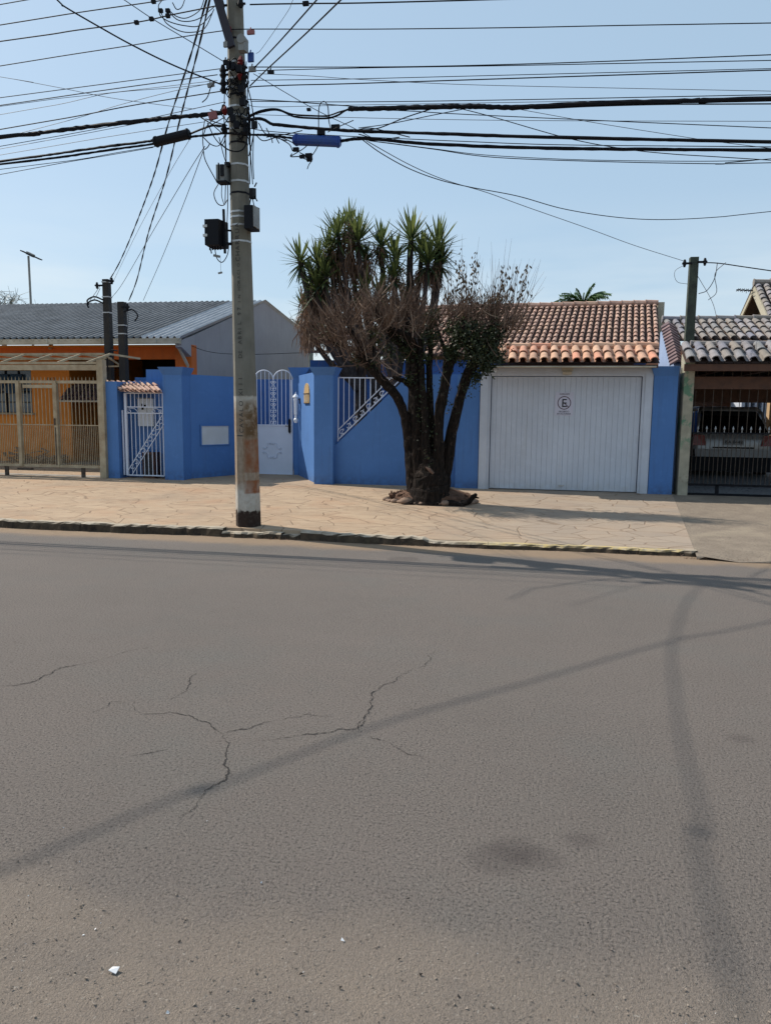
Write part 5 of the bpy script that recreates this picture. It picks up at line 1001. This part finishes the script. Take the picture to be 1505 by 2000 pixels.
limb([(862,970,.1),(872,900,.1),(885,830,.08),(900,770,.05),(918,720,0),(945,685,0),(962,650,.05),(960,610,.1)],[.18,.15,.125,.11,.12,.11,.08,.05])
limb([(848,950,.2),(850,860,.25),(856,790,.25),(868,730,.25),(870,680,.3)],[.12,.09,.07,.065,.05])
limb([(808,760,.1),(790,745,0),(775,740,-.1),(766,735,-.15)],[.09,.06,.05,.03]); limb([(806,735,.1),(812,700,.1),(800,660,-.1),(760,640,-.2)],[.1,.1,.08,.05])
limb([(800,690,.1),(770,660,.0),(745,625,-.1),(730,600,-.1)],[.09,.08,.06,.04]); limb([(715,705,-.15),(690,685,-.1),(660,672,0),(636,660,.1)],[.09,.07,.05,.03]); limb([(715,705,-.15),(700,670,-.3),(682,640,-.35),(670,615,-.3)],[.08,.07,.05,.03])
limb([(720,710,-.1),(725,680,.1),(720,650,.2),(712,620,.3)],[.08,.06,.05,.03]); limb([(930,700,0),(915,670,-.2),(905,640,-.25),(900,620,-.2)],[.09,.07,.05,.03]); limb([(945,685,0),(975,660,-.1),(992,640,-.1)],[.08,.05,.03]); limb([(935,690,0),(930,650,.2),(928,620,.25)],[.08,.06,.03]); limb([(870,690,.25),(860,660,.3),(850,630,.3)],[.06,.04,.03])
limb([(815,985,-.2),(800,985,-.3),(786,990,-.4)],[.14,.09,.03]); limb([(865,985,-.15),(885,985,-.25),(905,988,-.3)],[.14,.09,.03])
tk.build('trunk',M['bark'],tree)
b=MB(); b.tube([T(831,912,-.4),T(838,917,-.41),T(846,925,-.4)],[.01,.03,.022],7); b.build('bare_scar',M['twig'],tree)
# twigs
tw=MB(); knobs=[((700,688,-.2),34,(-.25,.9)),((636,662,.1),18,(-.7,.7)),((660,672,0),22,(-.5,.8)),((670,618,-.3),20,(-.3,1)),((684,640,-.3),24,(-.3,1)),((712,622,.3),22,(0,1)),((730,603,-.1),24,(-.1,1)),((745,628,-.1),24,(-.1,1)),((760,642,-.2),24,(0,1)),((790,612,.15),30,(.1,1)),((797,650,.1),22,(.1,1)),((820,652,0),20,(.1,1)),((842,642,.1),18,(.1,1)),((890,615,0),22,(.15,1)),((900,622,-.2),26,(.1,1)),((928,622,.25),26,(.2,1)),((960,612,.1),36,(.35,.95)),((992,640,-.1),34,(.7,.8)),((962,650,.05),28,(.5,.9)),((766,736,-.15),8,(-.7,.4)),((722,712,-.1),12,(-.3,.8))]
for (kx,ky,kd),n,(dx,dz) in knobs:
    c0=T(kx,ky,kd)
    for i in range(int(n*2.9)):
        p=c0+Vector((rt.gauss(0,.09),rt.gauss(0,.12),rt.gauss(0,.08)))
        d=Vector((dx+rt.gauss(0,.62),-.12+rt.gauss(0,.6),dz*.8+rt.gauss(0,.42))).normalized(); L_=(abs(rt.gauss(.30,.14))+.1)*(.68 if kx>870 else 1); r_=rt.uniform(.003,.0075); pts=[p]
        for s in range(5): d=(d+Vector((rt.gauss(0,.14),rt.gauss(0,.14),.10+rt.gauss(0,.1)))).normalized(); pts.append(pts[-1]+d*L_/5)
        tw.tube(pts,[r_,r_,r_*.9,r_*.8,r_*.6,r_*.35],3,cap=False)
        for s in range(rt.choice((0,1,1,2))):
            q=pts[rt.randint(1,4)]; d2=(d+Vector((rt.gauss(0,.6),rt.gauss(0,.6),rt.gauss(.2,.3)))).normalized(); l2=rt.uniform(.08,.24); tw.tube([q,q+d2*l2*.5,q+(d2+Vector((0,0,.2)))*l2],[r_*.6,r_*.5,r_*.3],3,cap=False)
# a few arching looser twigs
for i in range(90):
    p=T(rt.uniform(640,980),rt.uniform(620,705),rt.uniform(-.35,.2)); d=Vector((rt.gauss(-.2,1),rt.gauss(-.2,.5),rt.gauss(.1,.5))).normalized(); pts=[p]; L_=rt.uniform(.25,.6)
    for s in range(6): d=(d+Vector((rt.gauss(0,.2),0,.16))).normalized(); pts.append(pts[-1]+d*L_/6)
    tw.tube(pts,[.006,.006,.005,.005,.004,.003,.002],3,cap=False)
o=tw.build('twigs',M['twig'],tree)
# ivy
iv=MB()
def leaf(mb,p,s,rg,flat=0):
    a=Vector((rg.gauss(0,1),rg.gauss(0,1),rg.gauss(0,1)-flat)).normalized(); b_=a.orthogonal().normalized(); c_=a.cross(b_)
    mb.add([p,p+a*s*.5+b_*s*.33,p+a*s,p+a*s*.5-b_*s*.33],[(0,1,2,3)],0)
blobs=[((935,690,-.05),.26,620),((960,655,.0),.20,420),((905,655,-.1),.22,480),((925,640,.1),.2,260),((880,690,-.1),.13,200),((840,660,.0),.16,330),((830,700,.0),.10,140),((845,620,.1),.14,200),((885,640,0),.15,220),((800,690,0),.14,200),((780,660,.1),.16,190),((760,690,.05),.14,120),((700,700,-.1),.12,120),((730,715,-.1),.10,110),((960,690,.05),.14,220),((950,720,.05),.1,120),((930,735,.05),.08,60),((975,700,.05),.08,80),((800,740,-.05),.08,80),((640,650,.1),.14,50),((740,650,.1),.18,110)]
for c_,s_,n in blobs:
    c0=T(*c_)
    for i in range(int(n*(2.7 if c_[0]>870 and c_[1]>645 else 1.3))):
        v=Vector((rt.gauss(0,1),rt.gauss(-.25,1.5),rt.gauss(0,1))); v=v*(s_*.52); leaf(iv,c0+v,rt.uniform(.028,.062),rt,.5)
for P_,w_,n in (([(912,760,0),(935,720,0),(965,690,0)],.07,260),([(822,840,-.12),(826,760,-.1),(820,700,-.05)],.06,90),([(880,800,.0),(868,740,-.15),(880,700,-.15)],.05,90),([(840,900,-.2),(842,820,-.1),(838,740,0)],.05,60)):
    Q=cr([T(*p) for p in P_],8)
    for i in range(n): q=rt.choice(Q); leaf(iv,q+Vector((rt.gauss(0,w_),rt.gauss(0,w_)-.06,rt.gauss(0,w_)-.03)),rt.uniform(.025,.055),rt,.6)
iv.build('ivy',M['ivy'],tree)
# tall shoots with hanging dry leaves
sh=MB(); dl=MB()
for i in range(96):
    x0_=rt.uniform(868,1022); y0_=rt.uniform(600,640); x1_=x0_+rt.gauss(5,12)+(x0_-930)*.25; top=rt.choice((560,540,520,505,530,575,515,560)) if i>8 else rt.uniform(456,500); dy=rt.uniform(-.3,.3)
    P_=cr([T(x0_,y0_,dy),T((x0_+x1_)/2+rt.gauss(0,2),(y0_+top)/2,dy),T(x1_,top,dy)],4); sh.tube(P_,[.005-.004*k/(len(P_)-1) for k in range(len(P_))],3,cap=False)
    if i%3==0:
        for k in range(rt.randint(5,16)):
            q=rt.choice(P_[3:-1] if i>6 else P_[2:6]); s_=rt.uniform(.05,.09); a=Vector((rt.gauss(0,.35),rt.gauss(0,.35),-1)).normalized(); b_=Vector((rt.gauss(0,1),rt.gauss(0,1),0)).normalized(); q=q+Vector((rt.gauss(0,.03),rt.gauss(0,.03),rt.gauss(0,.03))); dl.add([q,q+a*s_*.5+b_*s_*.22,q+a*s_,q+a*s_*.5-b_*s_*.22],[(0,1,2,3)])
for (x_,y_,n,s_) in ((897,545,60,.11),(885,575,40,.10),(922,540,40,.12),(928,580,45,.12),(985,560,12,.1),(1022,550,22,.10),(978,528,8,.04),(868,575,8,.04),(900,520,22,.08),(930,510,14,.06),(1028,520,10,.04),(950,600,40,.16)):
    for k in range(n):
        q=T(x_,y_,0)+Vector((rt.gauss(0,s_*.5),rt.gauss(0,.08),rt.gauss(0,s_*1.3))); l_=rt.uniform(.045,.085); a=Vector((rt.gauss(0,.4),rt.gauss(0,.4),-1)).normalized(); b_=Vector((rt.gauss(0,1),rt.gauss(0,1),0)).normalized(); dl.add([q,q+a*l_*.5+b_*l_*.25,q+a*l_,q+a*l_*.5-b_*l_*.25],[(0,1,2,3)])
sh.build('upright_shoots',M['twig'],tree); dl.build('dry_leaves',M['dryleaf'],tree)
# soil mound and stones
sm=MB(); n=40; C0=G(838,980,zg0); vs=[(C0.x,C0.y+.05,zg0+.26)]
rings=[(.35,.23),(.65,.16),(.9,.10),(1.0,-.01)]
for f_,z_ in rings:
    for k in range(n): a=2*math.pi*k/n; vs.append((C0.x+.02+math.cos(a)*.76*f_*(1+.05*math.sin(3*a)),C0.y+math.sin(a)*.5*f_,zg0+z_+rt.uniform(-.025,.035)*(1 if z_>0 else 0)))
fs=[(0,1+k,1+(k+1)%n) for k in range(n)]+[(1+i*n+k,1+i*n+(k+1)%n,1+(i+1)*n+(k+1)%n,1+(i+1)*n+k) for i in range(3) for k in range(n)]
sm.add(vs,fs)
for k in range(650):
    a=rt.uniform(0,2*math.pi); f_=math.sqrt(rt.random())*.95; p=Vector((C0.x+math.cos(a)*.74*f_,C0.y+math.sin(a)*.48*f_,zg0+.08+.15*(1-f_))); s_=rt.uniform(.01,.04); leafv=[p+Vector((rt.gauss(0,1),rt.gauss(0,1),rt.gauss(0,1)))*s_ for _ in range(4)]; sm.add(leafv,[(0,1,2),(0,1,3),(1,2,3),(0,2,3)])
o=sm.build('soil_bed',M['soil'],origin=(C0.x,C0.y,zg0)); tag(o,kind='structure')
def stone_mesh(name,rg):
    b=MB(); n=8; vs=[]
    for j in range(5):
        t=math.pi*(j+.5)/5
        for k in range(n): a=2*math.pi*k/n; r=math.sin(t)*(1+rg.uniform(-.16,.16)); vs.append((math.cos(a)*r,math.sin(a)*r,math.cos(t)*.7))
    b.add(vs,[(i*n+k,i*n+(k+1)%n,(i+1)*n+(k+1)%n,(i+1)*n+k) for i in range(4) for k in range(n)]+[tuple(range(n)),tuple(range(4*n,5*n))]); return b.build(name,M['stone'],smooth=True)
proto=stone_mesh('edging_stone',rt); first=True
k=0
for a in range(183,372,10):
    o=proto if first else proto.copy()
    if not first: C.objects.link(o)
    first=False; s_=rt.uniform(.045,.075)*(1.5 if k in (6,11) else 1); t=R(a); o.location=(C0.x+.02+math.cos(t)*.74,C0.y+math.sin(t)*.49,zg0+s_*.5); o.scale=(s_*1.3,s_,s_*.9); o.rotation_euler=(0,0,rt.uniform(0,3))
    tag(o,'rough reddish stone in the ring edging the soil under the street tree','stone','stones edging the tree bed'); k+=1
b=MB(); q=G(915,988,zg0); b.tube(cr([(q.x-.12,q.y+.05,zg0+.03),(q.x,q.y,zg0+.07),(q.x+.06,q.y,zg0+.14),(q.x+.12,q.y,zg0+.2)],4),[.05,.05,.05,.05,.045,.045,.04,.04,.04,.04,.035,.03,.02],8,jit=.15); b.tube([(q.x+.08,q.y,zg0+.15),(q.x+.16,q.y,zg0+.13)],[.025,.01],6); o=b.build('root_stub',M['bark'],origin=q); tag(o,'gnarled dark root stub sticking up at the right end of the tree bed','root')

# ================================================================ YUCCA
YY=17.2; yb=A(735,740,YY); yu_=thing('yucca_tree',(yb.x,YY,ZW),'large many-headed yucca rising behind the blue wall','yucca')
ry=random.Random(33)
def Yp(x,y,dy=0): return A(x,y,YY+dy)
heads=[(585,497,-.35,1,.8),(659,447,-.4,1.05,.1),(699,457,-.4,1.2,.0),(682,432,.25,1.,0),(744,467,0,1.0,0),(803,455,-.1,1.15,0),(855,470,.1,1.15,.1),(836,500,-.2,1.1,0),(862,500,.1,.95,.2),(643,480,-.35,1.,-.1),(621,503,-.4,1.,-.2),(634,528,-.5,.95,-.1),(618,552,-.5,1.05,-.3),(593,588,.2,.8,-.6),(713,498,.2,.85,0),(769,528,-.45,1.05,.1),(770,488,-.3,1.,.1),(741,566,-.5,.95,0),(713,556,-.45,.9,-.1),(823,478,.3,.9,.1),(658,505,-.2,.8,0),(604,520,.1,.7,-.4)]
tkb=MB()
base=[(700,760),(735,760),(770,760),(800,740)]
for i,(hx,hy,dy,s,ln_) in enumerate(heads):
    bx_,by_=base[min(3,int((hx-580)/75))] if hx<880 else base[3]
    mx=hx*.62+bx_*.38; my=(hy+by_)/2; r_=.07 if i in (5,0) else .05
    Q=cr([Yp(bx_,by_,dy*.3),Yp(mx+ry.uniform(-6,6),my+20,dy*.7),Yp(hx+(mx-hx)*.2,hy+45,dy),Yp(hx,hy+4,dy)],5); tkb.tube(Q,[r_*1.5-(r_*.7)*k/(len(Q)-1) for k in range(len(Q))],8,jit=.15)
for bx_ in (705,735,768,800): tkb.tube([(Yp(bx_,700).x,YY,ZW-.05),Yp(bx_,760),Yp(bx_,690)],[.16,.13,.09],9,jit=.12)
tkb.build('trunk',M['ybark'],yu_)
for i,(hx,hy,dy,s,ln_) in enumerate(heads):
    b=MB(); c0=Yp(hx,hy+9,dy); up=Vector((ln_*-.5 if hx<700 else ln_*.6,0,1)).normalized(); up=Vector((-.4*abs(ln_) if hx<640 else (.2*ln_),-.08,1)).normalized()
    ex=up.orthogonal().normalized(); ey=up.cross(ex); nb_=int(72*s) if s>.9 else 50
    for k in range(nb_):
        u=k/nb_; th=R(8)+R(122)*u**.95+ry.gauss(0,.08); ph=k*2.39996+ry.uniform(-.2,.2); d=(up*math.cos(th)+(ex*math.cos(ph)+ey*math.sin(ph))*math.sin(th)).normalized(); Ln=s*ry.uniform(.38,.66)*(1-.12*u); wd=.027*ry.uniform(.8,1.2)
        st=c0-up*(.15*u)+Vector((0,0,0)); sd=d.cross(Vector((0,0,1))); sd=sd.normalized() if sd.length>.05 else ex; pts=[]; g_=Vector((0,0,-.06*Ln*max(0,u-.2)*2))
        p0=st+d*.03; p1=st+d*Ln*.45+g_*.3; p2=st+d*Ln*.8+g_; p3=st+d*Ln+g_*1.8
        b.add([p0-sd*wd*.7,p0+sd*wd*.7,p1+sd*wd,p1-sd*wd,p2+sd*wd*.6,p2-sd*wd*.6,p3],[(0,1,2,3),(3,2,4,5),(5,4,6)],0,t=min(1,max(0,.75-u*.6+ry.gauss(0,.2))))
    b.build('leaf_rosette',M['blade'],yu_)
dd_=MB()
def dead(x,y,dy,w_,h_,n,Ls=.4):
    for k in range(n):
        c0=Yp(x+ry.gauss(0,w_*.42),y+ry.uniform(-h_/2,h_/2),dy+ry.gauss(0,.14)); d=Vector((ry.gauss(0,.28),ry.gauss(0,.28),-1)).normalized(); sd=Vector((ry.gauss(0,1),ry.gauss(0,1),ry.gauss(0,.3))).normalized(); Ln=ry.uniform(.5,1.15)*Ls; wd=ry.uniform(.008,.018)
        p1=c0+d*Ln*.5+Vector((ry.gauss(0,.03),0,0)); p2=c0+d*Ln; dd_.add([c0-sd*wd,c0+sd*wd,p1+sd*wd*.8,p1-sd*wd*.8,p2],[(0,1,2,3),(3,2,4)])
for a in ((682,485,-.3,26,70,200),(684,440,-.1,14,30,40),(690,520,-.2,30,50,260),(655,500,-.3,16,50,110),(720,520,-.3,14,30,80),(770,540,-.3,20,40,120),(625,545,-.3,26,40,90),(612,600,-.3,24,70,260),(600,640,-.3,18,60,200),(640,610,-.3,24,50,140),(618,600,0,34,90,500),(640,640,0,40,60,420),(655,560,.1,16,60,150),(600,640,.1,16,60,130),(741,492,0,14,30,110,.28),(745,590,0,40,30,260),(700,580,.1,30,40,200),(675,580,.2,26,40,140),(830,535,0,30,26,230,.35),(852,530,.1,16,40,120,.35),(803,560,0,16,40,120),(780,600,0,50,40,330),(820,600,.1,20,40,120),(643,505,0,18,30,110),(730,650,.2,80,40,320),(700,695,.0,60,40,200),(790,590,.2,20,60,100)): dead(*a)
dd_.build('dead_leaves',M['deadblade'],yu_)

# ================================================================ FAR THINGS
def palm(x,y,Y,label):
    c0=A(x,y,Y); ob=thing('palm_tree',(c0.x,Y,0),label,'palm'); b=MB(); b.tube([(c0.x,Y,0),(c0.x,Y,c0.z)],[.2,.13],8); b.build('trunk',M['ybark'],ob); rg=random.Random(4); b=MB()
    for (dx,dz,L_) in ((-1,.35,1.5),(-.75,.9,1.4),(-.4,.85,1.3),(.15,.95,1.1),(.5,.9,1.4),(.95,.75,1.5),(1.15,.6,1.2),(-.9,.1,1.6),(.9,.15,1.5),(-.2,.4,1.),(.4,.3,1.2),(-.6,.6,1.3),(-.15,1.,1.0),(.3,.7,1.2),(-1.,.6,1.2),(.7,.35,1.3),(0,.5,.9)):
        for s in (-1,1):
            d=Vector((dx,s*.35*rg.random(),dz)).normalized(); p=c0.copy(); pts=[p.copy()]
            for k in range(8): d=(d+Vector((dx*.05,0,-.17))).normalized(); p=p+d*L_/8; pts.append(p.copy())
            b.tube(pts,.02,3)
            for k in range(1,9):
                for q_ in range(4):
                    q=pts[k-1].lerp(pts[k],q_/4); dd=(pts[k]-pts[k-1]).normalized()
                    for sd in (-1,1):
                        l_=.5*(1-abs(k/8-.4)); e=q+(dd*.5+Vector((0,sd*.8,0))+Vector((0,0,-.5+rg.gauss(0,.3)))).normalized()*l_; w_=Vector((.03,0,.02)); b.add([q-w_,q+w_,e],[(0,1,2)])
    b.build('fronds',M['palm'],ob)
palm(1137,598,36,'small green palm peeking over the clay roof ridge')
b=thing('solar_street_lamp',(A(63,600,34).x,34,0),'thin solar street lamp on a mast behind the dark corrugated roof','street lamp')
m_=MB(); t_=A(56,500,34); m_.tube([(A(64,640,34).x,34,0),(t_.x,34,t_.z)],[.06,.05],6); m_.build('mast',M['greybox'],b)
m_=MB(); m_.bar(A(43,490,34),A(80,507,34),.25,.05); m_.build('solar_panel',M['black'],b); m_=MB(); m_.bar(A(54,494,34),A(66,500,34),.2,.14); m_.build('lamp_head',M['greybox'],b)
def fartree(x,y,Y,w_,h_,label,n=900):
    c0=A(x,y,Y); ob=thing('bare_tree',(c0.x,Y,0),label,'tree'); b=MB(); rg=random.Random(int(x)+5); b.tube([(c0.x,Y,0),(c0.x,Y,c0.z)],[.25,.12],6); 
    b.build('trunk',M['haze_tree'],ob); b=MB()
    for k in range(46):
        a=rg.uniform(0,math.pi*2); e=rg.uniform(.1,1.3); d=Vector((math.cos(a)*math.cos(e),math.sin(a)*math.cos(e),math.sin(e))); p=c0-Vector((0,0,h_*.5)); pts=[p.copy()]
        for s in range(5): d=(d+Vector((rg.gauss(0,.2),rg.gauss(0,.2),rg.gauss(0,.15)))).normalized(); p=p+d*w_/5*rg.uniform(.6,1.1); pts.append(p.copy()); 
        b.tube(pts,[.06,.05,.04,.03,.02,.012],3)
        for s in range(9): q=rg.choice(pts[2:]); e_=q+Vector((rg.gauss(0,.4),rg.gauss(0,.4),rg.gauss(.1,.4))); b.tube([q,e_],[.02,.008],3)
    b.build('crown',M['haze_tree'],ob)
fartree(5,600,46,2.6,2,'hazy bare tree behind the far left end of the dark roof')
fartree(606,640,40,1.4,1.4,'faint grey-green tree just right of the lilac gable')
# dry grass in the gutter
b=MB(); rg=random.Random(55)
for k in range(900):
    x_=rg.choice((rg.gauss(2.0,.35),rg.gauss(-.9,.5),rg.gauss(-3.1,.25),rg.uniform(-7,3))); y_=KY(x_)-.03+rg.gauss(0,.02)-(.12 if x_>1.75 else 0); l_=abs(rg.gauss(.025,.015))+.008
    d=Vector((rg.gauss(0,.6),rg.gauss(0,.6),.7)).normalized(); p=Vector((x_,y_,.0)); w_=Vector((rg.gauss(0,1),rg.gauss(0,1),0)).normalized()*.002; b.add([p-w_,p+w_,p+d*l_],[(0,1,2)])
o=b.build('dry_grass',M['deadblade'],kind='stuff'); tag(o,'dry grass blades and weeds in the gutter along the kerb','grass')
# small litter
b=MB(); q=G(223,1899,0); b.add([(q.x-.012,q.y-.009,.012),(q.x+.012,q.y-.011,.006),(q.x+.014,q.y+.008,.014),(q.x-.01,q.y+.011,.008),(q.x-.012,q.y-.009,.010),(q.x+.012,q.y-.011,.004),(q.x+.014,q.y+.008,.012),(q.x-.01,q.y+.011,.006)],[(0,1,2,3),(4,5,6,7),(0,1,5,4),(1,2,6,5),(2,3,7,6),(3,0,4,7)]); o=b.build('paper_scrap',M['paper'],origin=(q.x,q.y,0)); tag(o,'tiny crumpled white paper scrap on the near asphalt','litter')
b=MB(); rg=random.Random(77)
for k in range(8000):
    x_=rg.uniform(-2.2,1.6); y_=rg.uniform(1.4,2.9)
    dens=2.15-(y_+.03*x_)+rg.gauss(0,.18)
    if dens<0: continue
    s_=abs(rg.gauss(0,.0024))+.0013; p=Vector((x_,y_,s_*.5)); b.add([p+Vector((rg.uniform(-1,1),rg.uniform(-1,1),rg.uniform(-.3,1)))*s_ for _ in range(5)],[(0,1,2),(0,2,3),(0,3,4),(1,2,4),(1,3,4)],0 if rg.random()>.09 else rg.choice((1,2,2)))
o=b.build('gravel',[simple('road_grit',(.17,.14,.12),(.3,.25,.2),200,.9,bump=0),M['paper'],M['crack']],kind='stuff'); tag(o,'loose grit and tiny pale chips scattered over the near road edge','gravel')
